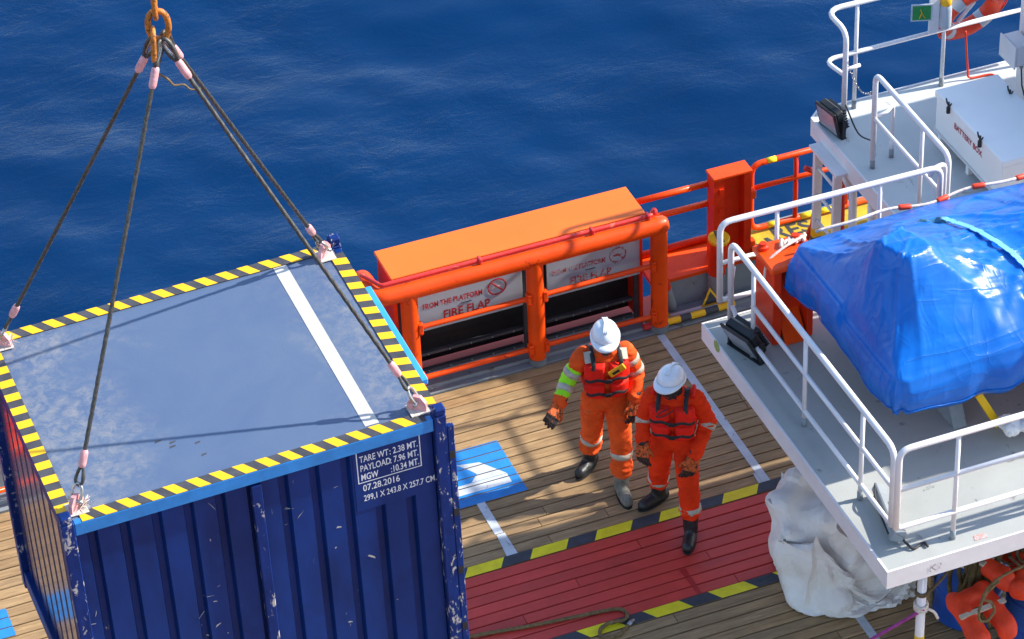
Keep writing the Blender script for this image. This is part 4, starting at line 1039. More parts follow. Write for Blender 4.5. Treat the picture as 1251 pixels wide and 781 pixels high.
def wall(name, axis, pos, sgn, lo, hi, z0, z1, mat, flat_from=None):
    ks = corr_knots(lo, hi); m_ = MB(); vs = []
    for z in (z0, z1):
        for u in ks:
            d = corr(u)
            vs.append(V(u, pos-sgn*d, z) if axis == 'x' else V(pos-sgn*d, u, z))
    n = len(ks); m_.add(vs, [(i, i+1, n+i+1, n+i) for i in range(n-1)])
    o = m_.build(name, mat, ct); so = o.modifiers.new('t', 'SOLIDIFY'); so.thickness = .004; so.offset = 0; return o
FW = -hy+.062
wall('front_wall', 'x', FW, -1, -hx+.09, hx-.09, .17, CH-.12, MAT['con_blue'])
wall('rear_wall', 'x', hy-.062, 1, -hx+.09, hx-.09, .17, CH-.12, MAT['con_blue'])
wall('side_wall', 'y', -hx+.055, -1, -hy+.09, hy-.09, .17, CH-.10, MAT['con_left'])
wall('side_wall', 'y', hx-.055, 1, -hy+.09, hy-.09, .17, CH-.10, MAT['con_blue'])
mb = MB(); mb.box((-.055, -hy+.014, .18), (.025, FW+.02, CH-.141), bev=.006); mb.build('centre_post', MAT['con_post'], ct)
mb = MB(); mb.box((hx+.004, -.62, CH-.16), (hx+.075, hy-.55, CH-.10), bev=.008); mb.build('side_bar', MAT['bar_blue_lit'], ct)
# hazard border: black strips with slanted yellow blocks
TWD = .115; ZT = CH-.004
def border(p0, p1, inward, slant, n):
    p0 = V(*p0, 0); p1 = V(*p1, 0); d = (p1-p0); L = d.length; d.normalize(); iv = V(*inward, 0)
    z = V(0, 0, CH+.0015)
    m_ = MB(); m_.prism([p0+z, p1+z, p1+iv*TWD+z, p0+iv*TWD+z], (0, 0, .0016)); m_.build('black_border', MAT['black_tape'], ct)
    per = L/n
    for k in range(n):
        a = p0+d*(k*per+per*.02); b = a+d*per*.5; a2 = a+d*slant; b2 = b+d*slant
        cl = lambda p: p0+d*min(max((p-p0).dot(d), 0), L)
        a2, b2 = cl(a2), cl(b2)
        z2 = V(0, 0, CH+.0034); m_ = MB(); m_.prism([cl(a)+z2, cl(b)+z2, b2+iv*TWD+z2, a2+iv*TWD+z2], (0, 0, .0014)); m_.build('yellow_border_block', MAT['yellow'], ct)
border((-hx+.16, -hy+.014), (hx-.15, -hy+.014), (0, 1), -.075, 15)
border((-hx+.16, hy-.014), (hx-.15, hy-.014), (0, -1), .075, 15)
border((hx-.014, -hy+.17), (hx-.014, hy-.17), (-1, 0), .03, 12)
border((-hx+.014, -hy+.17), (-hx+.014, hy-.17), (1, 0), .0, 12)
mb = MB(); mb.box((.905, -hy+.155, CH-.005), (1.015, hy-.13, CH-.0032)); mb.build('white_stripe', paint('dirty_white_stripe', lin(196, 192, 186), .6, .08, 4, wear=lin(120, 112, 104), wear_amt=.68, wear_scale=7), ct)
for i in range(5):
    x, y = -.62+i*.09+random.uniform(-.07, .07), -.58-i*.06+random.uniform(-.05, .05)
    m_ = MB(); q_ = random.uniform(.35, 1.1); m_.prism([(x, y, CH-.0055), (x+.05*q_, y+.01*q_, CH-.0055), (x+.06*q_, y+.022, CH-.0055), (x+.01, y+.026*q_, CH-.0055)], (0, 0, .001)); m_.build('scuff_mark', MAT['black_tape'], ct)
# stencilled data
def onwall(p):
    if p.x > .74 and p.z > CH-.76: return V(p.x, FW-.0095, p.z)
    return V(p.x, FW+corr(p.x)-.006, p.z)
mb = MB(); mb.box((.75, FW-.008, CH-.72), (hx-.15, FW-.0035, CH-.142)); mb.build('data_plate', MAT['con_blue'], ct)
WH = paint('stencil_white', lin(222, 224, 226), .6, .1, 20, wear=lin(90, 100, 140), wear_amt=.7, wear_scale=40, bump=0)
tx, tz = .79, CH-.25
for k, (a, b) in enumerate((('TARE WT', ': 2.38 MT.'), ('PAYLOAD', ': 7.96 MT.'), ('MGW', ':10.34 MT.'))):
    lettering('stencil_lettering', a, .088, (tx+.012, 0, tz-.088*k), (1, 0, 0), (0, 0, 1), WH, ct, sx=.62, warp=onwall, bold=.001)
    lettering('stencil_lettering', b, .088, (tx+.252, 0, tz-.088*k), (1, 0, 0), (0, 0, 1), WH, ct, fit=.225, warp=onwall, bold=.001)
lettering('stencil_lettering', '07.28.2016', .088, (tx+.02, 0, tz-.088*3-.02), (1, 0, 0), (0, 0, 1), WH, ct, fit=.295, warp=onwall, bold=.0008)
lettering('stencil_lettering', '299,1 X 243.8 X 257.7 CM.', .082, (tx+.02, 0, tz-.088*4-.03), (1, 0, 0), (0, 0, 1), WH, ct, fit=.585, warp=onwall, bold=.0008)
def frame_bar(u0, u1, z0, z1):
    ks = [k for k in corr_knots(u0, u1)]; m_ = MB(); vs = [onwall(V(u, 0, z)) for z in (z0, z1) for u in ks]; n = len(ks)
    m_.add(vs, [(i, i+1, n+i+1, n+i) for i in range(n-1)]); m_.build('stencil_frame', WH, ct)
frame_bar(tx-.012, tx+.50, tz-.088*2-.025, tz-.088*2-.017)
frame_bar(tx-.012, tx-.004, tz-.088*2-.017, CH-.145); frame_bar(tx+.492, tx+.50, tz-.088*2-.017, CH-.145)
# long scratches in the paint of the front wall
SC = paint('bare_scratch', lin(176, 172, 166), .6, .2, 20, bump=0)
rs_ = random.Random(5)
for k in range(52):
    if k % 4 == 0: cu_, cz_ = rs_.uniform(-hx+.12, hx-.2), rs_.uniform(.7, CH-.3)
    u = min(max(cu_+rs_.gauss(0, .12), -hx+.12), hx-.2); z = min(cz_+rs_.gauss(0, .16), CH-.25)
    if u > .72 and z > CH-.75: continue
    L_ = .006+.05*rs_.random()**3; an = rs_.uniform(-1.57, 1.57); th = rs_.uniform(.003, .014)
    if abs(u+.015) < .06: continue
    q = [(u-L_*math.cos(an), z-L_*math.sin(an)), (u+L_*math.cos(an), z+L_*math.sin(an)), (u+L_*.6*math.cos(an)+th*.5, z+L_*.6*math.sin(an)+th), (u-L_*.5*math.cos(an), z-L_*.5*math.sin(an)+th*1.6)]
    m_ = MB(); m_.add([onwall(V(a, 0, b))+V(0, .0016, 0) for a, b in q], [(0, 1, 2, 3)]); m_.build('paint_chip', SC, ct)
# pad eyes
PADS = {}
for sx, sy, key in ((1, -1, 'front right'), (1, 1, 'rear right'), (-1, -1, 'front left'), (-1, 1, 'rear left')):
    c = V(sx*(hx-.165), sy*(hy-.165), CH)
    dirn = V(-sx, -sy*.8, 0).normalized(); nrm = V(-dirn.y, dirn.x, 0)
    m_ = MB(); pts = [c+dirn*(-.075)+V(0, 0, -.004), c+dirn*.085+V(0, 0, -.004), c+dirn*.075+V(0, 0, .07), c+dirn*.03+V(0, 0, .135), c+dirn*(-.03)+V(0, 0, .135), c+dirn*(-.07)+V(0, 0, .08)]
    m_.prism([p-nrm*.016 for p in pts], nrm*.032); m_.build('pad_eye', MAT['pink'], ct)
    m_ = MB(); m_.box((c.x-.075, c.y-.075, CH+.0055), (c.x+.075, c.y+.075, CH+.012)); m_.build('pad_plate', MAT['frayed'], ct)
    PADS[key] = (CT @ (c+V(0, 0, .085)), (CT.to_3x3() @ nrm))

# ------------------------------------------------------------------ slings
APEX = V(4.40, 19.036, 6.90)
def frame(d):
    d = d.normalized(); s_ = d.cross(V(0, 0, 1)).normalized(); return d, s_, d.cross(s_)
def teardrop(p, d, s_, L, Wd, n=24):
    """loop from p along d, length L, half width Wd in direction s_"""
    out = []
    for k in range(n):
        a = 2*PI*k/n; t_ = (1-math.cos(a))/2
        out.append(p + d*(L*t_) + s_*(Wd*math.sin(a)*(.35+.65*t_)))
    return out
TOPOFF = {'front left': V(-.02, -.05, -.05), 'front right': V(.03, -.05, -.04), 'rear left': V(-.05, .03, -.05), 'rear right': V(.05, .04, -.03)}
for key, (pad, pn) in PADS.items():
    top = APEX + TOPOFF[key]
    t = thing('wire_sling', 'wire rope sling running to the %s corner of the container' % key.replace('rear', 'far').replace('front', 'near'), 'sling', group='wire rope slings of the container')
    d = (pad-top).normalized(); d, s_, u_ = frame(d)
    eye_top, eye_bot, sh = .15, .15, .12
    a = top + d*(eye_top+.0); b = pad - d*(sh+eye_bot)
    n = 150; sag = V(0, 0, -.006)
    path = [a.lerp(b, k/(n-1)) + sag*math.sin(PI*k/(n-1)) for k in range(n)]
    mb = MB(); mb.tube(path, .0155, 15, lobes=5, twist=62, lobe=.13); mb.build('wire_rope', MAT['wire'], t, True)
    for p, q in ((a-d*.01, a+d*.15), (b-d*.12, b+d*.015)):
        mb = MB(); L = (q-p).length; mb.lathe([(.020, 0), (.027, .012), (.030, .03), (.030, L-.03), (.026, L-.01), (.019, L)], p, d, 14); mb.build('ferrule', MAT['pink'], t, True, 40)
    mb = MB(); mb.tube(teardrop(a, -d, u_, eye_top+.05, .045), .017, 8, closed=True, lobes=4, twist=50, lobe=.15)
    mb.build('top_eye', MAT['wire'], t, True)
    mb = MB(); mb.tube(teardrop(a-d*.01, -d, u_, eye_top+.02, .028), .012, 8, closed=True); mb.build('top_thimble', MAT['steel'], t, True)
    mb = MB(); mb.tube(teardrop(b, d, s_, eye_bot, .042), .013, 8, closed=True, lobes=4, twist=50, lobe=.15); mb.build('bottom_eye', MAT['wire'], t, True)
    relocate(t, pad)
    k_ = thing('bow_shackle', 'steel bow shackle on the %s pad eye of the container' % key.replace('rear', 'far').replace('front', 'near'), 'shackle', group='shackles on the container pad eyes')
    bow = [pad+pn*.035, pad+pn*.042-d*.05, pad+pn*.034-d*.10, pad-d*.135, pad-pn*.034-d*.10, pad-pn*.042-d*.05, pad-pn*.035]
    mb = MB(); mb.tube(spline(bow, 4), .0125, 10); mb.build('bow', MAT['steel'], k_, True)
    mb = MB(); mb.tube([pad-pn*.065, pad+pn*.065], .014, 10); mb.build('pin', MAT['steel'], k_, True)
    relocate(k_, pad)
    if key in ('front left', 'rear left'):
        m_ = MB(); rr_ = random.Random(4 if key == 'front left' else 9); base = pad + V(.06, .0, -.05)
        for q in range(46):
            v_ = V(rr_.uniform(-1, 1), rr_.uniform(-1, 1), rr_.uniform(-.1, 1)).normalized()*rr_.uniform(.04, .085)
            m_.tube([base, base+v_*.6, base+v_+V(0, 0, -.01)], [.004, .003, .0015], 4)
        tag(m_.build('frayed_rag', MAT['frayed']), 'frayed pale rag tied at the %s corner of the container roof' % ('near left' if key == 'front left' else 'far left'), 'rag')
ml = thing('master_link', 'rusty orange master link gathering the four slings', 'lifting link')
def oblong(c, ax, s_, L, Wd, n=32):
    out = []
    for k in range(n):
        a = 2*PI*k/n; out.append(c + ax*(L*math.sin(a)*(1+.0)) + s_*(Wd*math.copysign(abs(math.cos(a))**.7, math.cos(a))))
    return out
mb = MB(); mb.tube(oblong(APEX+V(0, 0, .10), V(0, 0, 1), V(.95, -.3, 0).normalized(), .115, .072), .023, 12, closed=True); mb.build('link', MAT['rust_orange'], ml, True)
mb = MB(); mb.tube(oblong(APEX+V(-.06, -.04, -.02), V(.1, .1, 1).normalized(), V(.2, .95, 0).normalized(), .12, .06), .018, 12, closed=True); mb.build('sub_link', MAT['rust_orange'], ml, True)
relocate(ml, APEX)
hc = thing('hoist_chain', 'rusty orange hoist chain above the master link', 'chain')
for k in range(9):
    s_ = V(.95, -.3, 0) if k % 2 else V(.3, .95, 0)
    mb = MB(); mb.tube(oblong(APEX+V(-.01, 0, .30+k*.2), V(0, 0, 1), s_.normalized(), .135, .042, 24), .02, 10, closed=True); mb.build('chain_link', MAT['rust_orange'], hc, True)
relocate(hc, APEX+V(0, 0, .2))
ch2 = thing('hoist_hook', 'heavy lifting hook block above the picture edge', 'hook')
mb = MB(); mb.lathe([(.03, 0), (.05, .05), (.1, .12), (.16, .25), (.16, .6), (.06, .7), (.02, 4.0)], APEX+V(-.01, 0, 2.1), (0, 0, 1), 18); mb.build('block', MAT['rust_orange'], ch2, True, 40)
relocate(ch2, APEX+V(0, 0, 2.1))
mb = MB(); p = APEX+V(-.05, -.06, -.26)
mb.tube(spline([p, p+V(.06, 0, -.06), p+V(.1, 0, -.12), p+V(.17, 0, -.135), p+V(.22, 0, -.19), p+V(.29, 0, -.2)], 6), [.009-.0001*k for k in range(31)], 6)
tag(mb.build('loose_strand', MAT['rope'], None, True), 'short frayed cord sticking out below the sling eyes', 'cord')

# ------------------------------------------------------------------ tag rope on the deck
P_ = spline([(6.2, 19.43, .02), (6.65, 19.395, .02), (7.05, 19.33, .02), (7.48, 19.275, .02), (7.80, 19.235, .02), (7.90, 19.20, .02), (7.93, 19.13, .02), (7.88, 19.06, .025), (7.76, 19.07, .03), (7.66, 19.05, .025), (7.61, 18.97, .02), (7.66, 18.91, .02), (7.76, 18.915, .02), (7.83, 18.95, .02), (7.88, 18.985, .022)], 14)
rp = thing('tag_line', 'brown rope curling across the red walkway to a silver end', 'rope')
mb = MB(); mb.tube(P_, .016, 12, lobes=3, twist=75, lobe=.2); mb.build('rope', MAT['rope'], rp, True)
mb = MB(); mb.tube([P_[-1], P_[-1]+V(.035, .025, .004), P_[-1]+V(.07, .04, .006)], [.019, .02, .014], 10); mb.build('silver_end', MAT['steel'], rp, True)
relocate(rp, (7.3, 19.3, .004))

# ------------------------------------------------------------------ white bulk bag
def cloth_bag():
    """a woven bag let go between its lifting points: small position-based cloth solve"""
    rng = np.random.RandomState(12)
    nu, nb, ns_ = 132, 13, 40
    W_, D_, H_ = 1.45, 1.1, 1.06
    def ringpt(t):
        per = 2*(W_+D_); s_ = (t*per) % per
        if s_ < W_: return (-W_/2+s_, -D_/2)
        s_ -= W_
        if s_ < D_: return (W_/2, -D_/2+s_)
        s_ -= D_
        if s_ < W_: return (W_/2-s_, D_/2)
        s_ -= W_; return (-W_/2, D_/2-s_)
    base = np.array([ringpt(k/nu) for k in range(nu)])
    rows = []
    for r in range(nb): rows.append(np.c_[base*.48*((r+.6)/(nb)), np.zeros(nu)])
    for r in range(ns_): rows.append(np.c_[base*(.48+.52*min(1, 1.5*r/(ns_-1))), np.full(nu, H_*r/(ns_-1))])
    nt_ = 15
    for r in range(1, nt_): rows.append(np.c_[base*((nt_-r*.93)/nt_), np.full(nu, H_)])
    rest = np.array(rows); nv = len(rows); n = nu*nv
    idx = np.arange(n).reshape(nv, nu); R0 = rest.reshape(-1, 3)
    def pairs(a, b): return np.c_[a.ravel(), b.ravel()]
    rl = np.roll(idx, -1, 1); r2_ = np.roll(idx, -2, 1)
    E = [(pairs(idx, rl), 1.0), (pairs(idx[:-1], idx[1:]), 1.0), (pairs(idx[:-1], rl[1:]), .7), (pairs(rl[:-1], idx[1:]), .7), (pairs(idx, r2_), .16), (pairs(idx[:-2], idx[2:]), .16)]
    ed = np.concatenate([e for e, _ in E]); kk = np.concatenate([np.full(len(e), q) for e, q in E])
    L = np.linalg.norm(R0[ed[:, 0]]-R0[ed[:, 1]], axis=1)
    deg = np.bincount(ed.ravel(), weights=np.repeat(kk, 2), minlength=n)[:, None]
    C0 = np.array([9.88, 18.76, .02])
    P = R0*np.array([.86, .86, 1.0]) + C0 + rng.normal(0, .010, (n, 3)); Pv = P.copy()
    pins = {}
    for t, tgt in ((.30, (10.5, 18.45, .90)), (.49, (10.5, 19.2, .98)), (.70, (9.85, 19.30, 1.02)), (.80, (9.45, 19.27, 1.0)), (.87, (9.24, 19.08, .90)), (.94, (9.20, 18.78, .78)), (.02, (9.44, 18.55, .84))):
        pins[int(t*nu)+idx[nb+ns_-1, 0]] = np.array(tgt)
    pk = np.array(list(pins)); pt = np.array(list(pins.values())); p0 = P[pk].copy()
    solids = [(np.array(c_), np.array(r_), 2.2) for c_, r_ in (((9.36, 19.04, .84), (.12, .14, .10)), ((9.29, 18.80, .72), (.08, .08, .07)), ((9.58, 19.2, .96), (.13, .12, .10)), ((9.62, 18.64, .84), (.12, .12, .12)),
              ((10.0, 18.68, .92), (.2, .18, .14)), ((10.4, 18.8, .95), (.25, .3, .2)), ((9.64, 18.45, .11), (.11, .10, .10)), ((10.0, 18.58, .26), (.22, .18, .22)), ((10.35, 18.68, .35), (.28, .26, .34)), ((9.72, 18.9, .5), (.2, .22, .4)))]
    steps = 130
    for st_ in range(steps):
        vel = (P-Pv)*.93; Pv = P.copy(); P = P+vel; P[:, 2] -= .0011
        for it in range(9):
            d = P[ed[:, 1]]-P[ed[:, 0]]; l = np.linalg.norm(d, axis=1); c = (d*((l-L)/np.maximum(l, 1e-9)*.5*kk)[:, None])
            acc = np.stack([np.bincount(ed[:, 0], c[:, q], n)-np.bincount(ed[:, 1], c[:, q], n) for q in range(3)], 1)
            P = P+acc/deg*1.6
            f = min(1, st_/60); P[pk] = p0*(1-f)+pt*f
        for ec, er, pw in solids:
            q = (P-ec)/er; m_ = (np.abs(q)**pw).sum(1, keepdims=True)**(1/pw); P = np.where(m_ < 1, ec+q/np.maximum(m_, 1e-6)*er, P)
        P[:, 2] = np.maximum(P[:, 2], .012)
    fs = [(idx[a, b], idx[a, (b+1) % nu], idx[a+1, (b+1) % nu], idx[a+1, b]) for a in range(nv-1) for b in range(nu)]
    fs.append(tuple(int(q) for q in idx[0][::-1])); fs.append(tuple(int(q) for q in idx[-1]))
    m_ = MB(); m_.add([V(*p) for p in P], [tuple(int(q) for q in f) for f in fs]); me = m_.mesh('bulk_bag', MAT['bag'], True)
    rb_ = random.Random(17); CRS = []
    for fr, am in ((1.6, .050), (2.1, .050), (2.7, .044), (3.5, .036), (4.4, .026)):
        CRS.append((V(rb_.gauss(0, 1), rb_.gauss(0, 1), rb_.gauss(0, 1)*.6).normalized()*fr, rb_.random(), am))
    def bagf(p, nrm):
        q = p + .12*mnoise.noise_vector(p*1.9) + .05*mnoise.noise_vector(p*4.5); h_ = 0
        for g_, ph, am in CRS:
            t_ = (q.dot(g_)+ph) % 1.0; h_ += am*(abs(2*t_-1)-.5)*max(.15, .6+1.0*mnoise.noise(p*1.5+g_))
        return h_
    displace(me, bagf)
    for v in me.vertices: v.co.z = max(v.co.z, .010)
    me.set_sharp_from_angle(angle=rad(22)); o = link('bulk_bag', me)
    so = o.modifiers.new('thickness', 'SOLIDIFY'); so.thickness = .004
    return tag(o, 'crumpled white woven bulk bag slumped under the platform edge', 'bag')
cloth_bag()

# ------------------------------------------------------------------ stores under the platform
GD = 'blue drums under the platform'
for k, (x, y, z, lab) in enumerate(((10.62, 18.0, .0, 'blue drum with white strap behind the white post'), (10.95, 17.4, .0, 'blue drum lying nearest the lower right corner'))):
    t = thing('drum', lab, 'drum', (x, y, z), (0, rad(4), 0), GD)
    prof = [(.27, 0), (.285, .015), (.285, .29), (.297, .30), (.297, .32), (.285, .33), (.285, .56), (.297, .57), (.297, .59), (.285, .60), (.285, .86), (.27, .88)]
    mb = MB(); mb.lathe(prof, seg=28); mb.build('shell', MAT['drum'], t, True, 35)
    mb = MB(); mb.lathe([(.289, .70), (.292, .705), (.292, .735), (.289, .74)], seg=28); mb.build('white_strap', MAT['white'], t, True, 35)
rj = random.Random(11)
labs = ['orange life jacket lying on top of the drums', 'orange life jacket at the right picture edge below the platform', 'bright orange life jacket lowest in the picture', 'orange life jacket half under the nets']
for k, (x, y, z, a) in enumerate(((10.62, 17.50, .98, .3), (10.85, 17.15, .93, .9), (10.27, 17.15, .80, .1), (10.75, 17.95, 1.0, 1.4))):
    mb = MB(); R = Matrix.Translation((x, y, z)) @ Matrix.Rotation(a, 4, 'Z') @ Matrix.Rotation(rj.uniform(-.3, .3), 4, 'X')
    for dx, dy, lx, ly in ((-.13, 0, .0, .2), (.13, 0, .0, .2), (0, .18, .12, .0)):
        mb.capsule(R @ V(dx-lx, dy-ly, 0), R @ V(dx+lx, dy+ly, .02), .095, .085, 12, 4)
    me = remeshed(mb, .02, 4); displace(me, lambda p, n: .02*mnoise.noise(p*9+V(k, 0, 0))); me.shade_smooth(); me.materials.append(MAT['jacket'])
    t = link('life_jacket', me); tag(t, labs[k], 'life jacket', 'life jackets stowed under the platform')
    mb = MB(); mb.box((-.22, -.02, .075), (.22, .02, .10), 0, R); mb.build('strap', MAT['reflect'], t)
nr_ = random.Random(21)
for k, (cx_, cy_, cz_, lab) in enumerate(((10.42, 17.55, 1.0, 'olive brown net hanging in strands behind the white post'), (10.88, 17.65, 1.12, 'tangle of brown rope piled on the life jackets'))):
    t = thing('rope_tangle', lab, 'ropes', (cx_, cy_, cz_-.5), group='nets and ropes stowed under the platform')
    for q in range(34 if k == 0 else 26):
        if k == 0:
            a0 = V(nr_.uniform(-.12, .25), nr_.uniform(-.05, .2), nr_.uniform(.75, 1.0)); b0 = V(nr_.uniform(-.16, .08), nr_.uniform(-.25, .1), nr_.uniform(-.1, .1))
            pts = [a0, a0.lerp(b0, .35)+V(nr_.uniform(-.05, .05), nr_.uniform(-.05, .05), 0), a0.lerp(b0, .7)+V(nr_.uniform(-.06, .06), nr_.uniform(-.05, .05), 0), b0]
            r_ = nr_.uniform(.012, .03)
        else:
            c0 = V(nr_.uniform(-.25, .3), nr_.uniform(-.3, .25), nr_.uniform(.38, .62)); an = nr_.uniform(0, 6.28); pts = []
            for w_ in range(6):
                an += nr_.uniform(.4, 1.3); pts.append(c0+V(.16*math.cos(an), .14*math.sin(an), nr_.uniform(-.06, .06)))
            r_ = nr_.uniform(.009, .016)
        mb = MB(); mb.tube(spline(pts, 6), r_, 7, lobes=3, twist=60, lobe=.15); mb.build('strand', MAT['net'] if k == 0 else MAT['rope_dark'], t, True)
mb = MB(); mb.tube(spline([(10.3, 16.95, 1.33), (10.18, 16.95, 1.22), (10.12, 16.93, 1.08), (10.13, 16.92, .98), (10.2, 16.92, .96), (10.26, 16.93, 1.02), (10.24, 16.94, 1.12), (10.16, 16.95, 1.2), (10.28, 16.96, 1.34), (10.6, 16.98, 1.4)], 7), .012, 8, lobes=3, twist=70, lobe=.2)
tag(mb.build('hanging_loop', MAT['rope'], None, True), 'tan rope loop hanging in front of the orange life jackets', 'rope')
mb = MB(); mb.tube(spline([(9.54, 16.81, 1.42), (9.35, 16.95, 1.18), (9.12, 17.15, .86), (8.9, 17.35, .55), (8.6, 17.5, .3)], 8), .014, 8, lobes=3, twist=60, lobe=.15)
tag(mb.build('purple_rope', MAT['purple'], None, True), 'taut purple rope made fast to the white platform post', 'rope')
mb = MB()
for q in range(3): mb.tube([(9.54+.05*math.cos(a), 16.86+.05*math.sin(a), 1.39+q*.022+.008*math.sin(a)) for a in np.linspace(0, 2*PI, 16, endpoint=False)], .012, 7, closed=True)
mb.tube(spline([(9.58, 16.82, 1.40), (9.63, 16.8, 1.36), (9.66, 16.79, 1.29)], 5), .012, 7)
tag(mb.build('rope_knot', MAT['frayed'], None, True), 'pale rope lashing knotted round the white platform post', 'knot')
mb = MB()
for q in range(2): mb.tube([(9.54+.048*math.cos(a), 16.86+.048*math.sin(a), 1.55+q*.02) for a in np.linspace(0, 2*PI, 16, endpoint=False)], .011, 7, closed=True)
mb.tube(spline([(9.58, 16.83, 1.56), (9.7, 16.86, 1.62), (9.82, 16.9, 1.70)], 5), .012, 7)
tag(mb.build('dark_lashing', MAT['rope_dark'], None, True), 'dark cord tied above the pale knot on the platform post', 'cord')
t = thing('pallet', 'old timber pallet on edge behind the white bag', 'pallet', (10.35, 18.55, 0))
for k in range(5):
    mb = MB(); mb.box((.0, -.4, .05+k*.19), (.03, .5, .18+k*.19)); mb.build('slat', MAT['wood'], t)
for y in (-.38, .42):
    mb = MB(); mb.box((.031, y, .0), (.11, y+.06, 1.0)); mb.build('bearer', MAT['wood'], t)

# ------------------------------------------------------------------ people
def person(label, loc, yaw_, J, cloth, opts):
    root = thing('person', label, 'person', (loc[0], loc[1], .002), (0, 0, yaw_)); root.scale = (opts['scale'],)*3
    # torso cross-sections: z, centre y, half width, half depth
    SEC = J['torso']
    def sec(z):
        zs = [s_[0] for s_ in SEC]
        z = min(max(z, zs[0]), zs[-1])
        for i in range(len(SEC)-1):
            if SEC[i][0] <= z <= SEC[i+1][0]:
                t_ = (z-SEC[i][0])/(SEC[i+1][0]-SEC[i][0]); return [a+(b-a)*t_ for a, b in zip(SEC[i], SEC[i+1])]
    def tpt(phi, z, off=0):
        _, cx_, cy_, a, b = sec(z); p = 2.5
        c, s_ = math.cos(phi), math.sin(phi)
        k = 1/((abs(c)**p+abs(s_)**p)**(1/p))
        return V(cx_+c*k*(a+off), cy_+s_*k*(b+off), z)
    body = MB()
    zs = np.linspace(SEC[0][0], SEC[-1][0], 18)
    vs = []; ns = 24
    for z in zs: vs += [tpt(2*PI*k/ns, z) for k in range(ns)]
    fs = [(i*ns+k, i*ns+(k+1) % ns, (i+1)*ns+(k+1) % ns, (i+1)*ns+k) for i in range(len(zs)-1) for k in range(ns)]
    fs += [tuple(range(ns-1, -1, -1)), tuple((len(zs)-1)*ns+k for k in range(ns))]
    body.add(vs, fs)
    bones = []
    def bone(nm, a, b, ra, rb):
        a, b = V(*J[a]), V(*J[b]); body.capsule(a, b, ra, rb, 14, 4); bones.append((nm, a, b, ra, rb))
    for s_ in ('r', 'l'):
        bone('thigh_'+s_, 'hip_'+s_, 'knee_'+s_, .106, .086); bone('shin_'+s_, 'knee_'+s_, 'cuff_'+s_, .084, .083)
        bone('ankle_'+s_, 'cuff_'+s_, 'ankle_'+s_, .06, .045)
        bone('upper_'+s_, 'sho_'+s_, 'elb_'+s_, .078, .064); bone('fore_'+s_, 'elb_'+s_, 'wri_'+s_, .063, .052)
    bone('neck', 'neck', 'headb', .062, .058)
    h = V(*J['head']); hd = Matrix.Translation(h) @ Matrix.Rotation(J.get('turn', 0), 4, 'Z') @ Matrix.Rotation(J.get('nod', rad(14)), 4, 'X')
    # head: skull, jaw, nose, ears (facing -y)
    def ell(c, r):
        m_ = MB(); 
        vs = []; fs = []; a_, b_ = 16, 10
        for j in range(b_+1):
            for i in range(a_):
                th = PI*j/b_; ph = 2*PI*i/a_
                vs.append(hd @ V(c[0]+r[0]*max(math.sin(th), .01)*math.cos(ph), c[1]+r[1]*max(math.sin(th), .01)*math.sin(ph), c[2]+r[2]*math.cos(th)))
        for j in range(b_):
            for i in range(a_): fs.append((j*a_+i, (j+1)*a_+i, (j+1)*a_+(i+1) % a_, j*a_+(i+1) % a_))
        fs.append(tuple(range(a_))); fs.append(tuple(b_*a_+i for i in range(a_-1, -1, -1)))
        body.add(vs, fs)
    ell((0, .01, .03), (.078, .098, .105)); ell((0, -.035, -.055), (.058, .062, .062)); ell((0, -.10, -.012), (.016, .022, .026))
    ell((.078, .01, -.01), (.014, .022, .032)); ell((-.078, .01, -.01), (.014, .022, .032)); ell((0, -.085, .025), (.055, .02, .014)); ell((0, -.092, -.06), (.028, .012, .012))
    me = remeshed(body, .0125, 4, .5)
    def near(p):
        best = ('torso', 9, 0)
        for nm, a, b, ra, rb in bones:
            d = b-a; t_ = min(max((p-a).dot(d)/d.dot(d), 0), 1); q = (p-a-d*t_).length-(ra+(rb-ra)*t_)
            if q < best[1]: best = (nm, q, t_)
        return best
    def fold(p, n):
        if p.z > J['neck'][2]+.02 and abs(p.x-J['neck'][0]) < .14: return 0
        nm, q, t_ = near(p)
        a = mnoise.noise(V(p.x*9, p.y*9, p.z*20)+V(opts['seed'], 0, 0)); b = mnoise.noise(V(p.x*20, p.y*20, p.z*34)+V(0, opts['seed'], 0))
        g_ = 1.0 + (1.2*math.exp(-((t_-.95)/.22)**2) if nm[:4] in ('shin', 'fore') else 0) + (.9*math.exp(-(t_/.25)**2) if nm[:4] in ('shin', 'fore') else 0)
        return g_*(.010*(1-abs(a)*2) + .005*b)
    displace(me, fold)
    me.shade_smooth()
    for m_ in (cloth, opts['face'], MAT['neon']): me.materials.append(m_)
    zn = J['neck'][2]
    mi = []
    for f in me.polygons:
        c = f.center; k = 0
        nm, q, t_ = near(c)
        if (c-h).length < .16 or nm == 'neck' and c.z > zn+.0: k = 1
        elif opts.get('neon') and ((nm == 'upper_r' and t_ > .5) or (nm == 'fore_r' and t_ < .82)): k = 2
        mi.append(k)
    me.polygons.foreach_set('material_index', mi)
    link('body', me, root)
    # reflective bands
    def ring(nm, t_, wdt, mat, extra=.012):
        for n2, a, b, ra, rb in bones:
            if n2 == nm:
                d = (b-a); L = d.length; dn = d.normalized(); r_ = ra+(rb-ra)*t_+extra
                p = a+d*t_; m_ = MB(); m_.lathe([(r_-.012, -wdt/2-.002), (r_, -wdt/2), (r_+.0015, 0), (r_, wdt/2), (r_-.012, wdt/2+.002)], p, dn, 18); m_.build('reflective_band', mat, root, True)
    for nm, t_ in opts['bands']: ring(nm, t_, .052, MAT['reflect'])
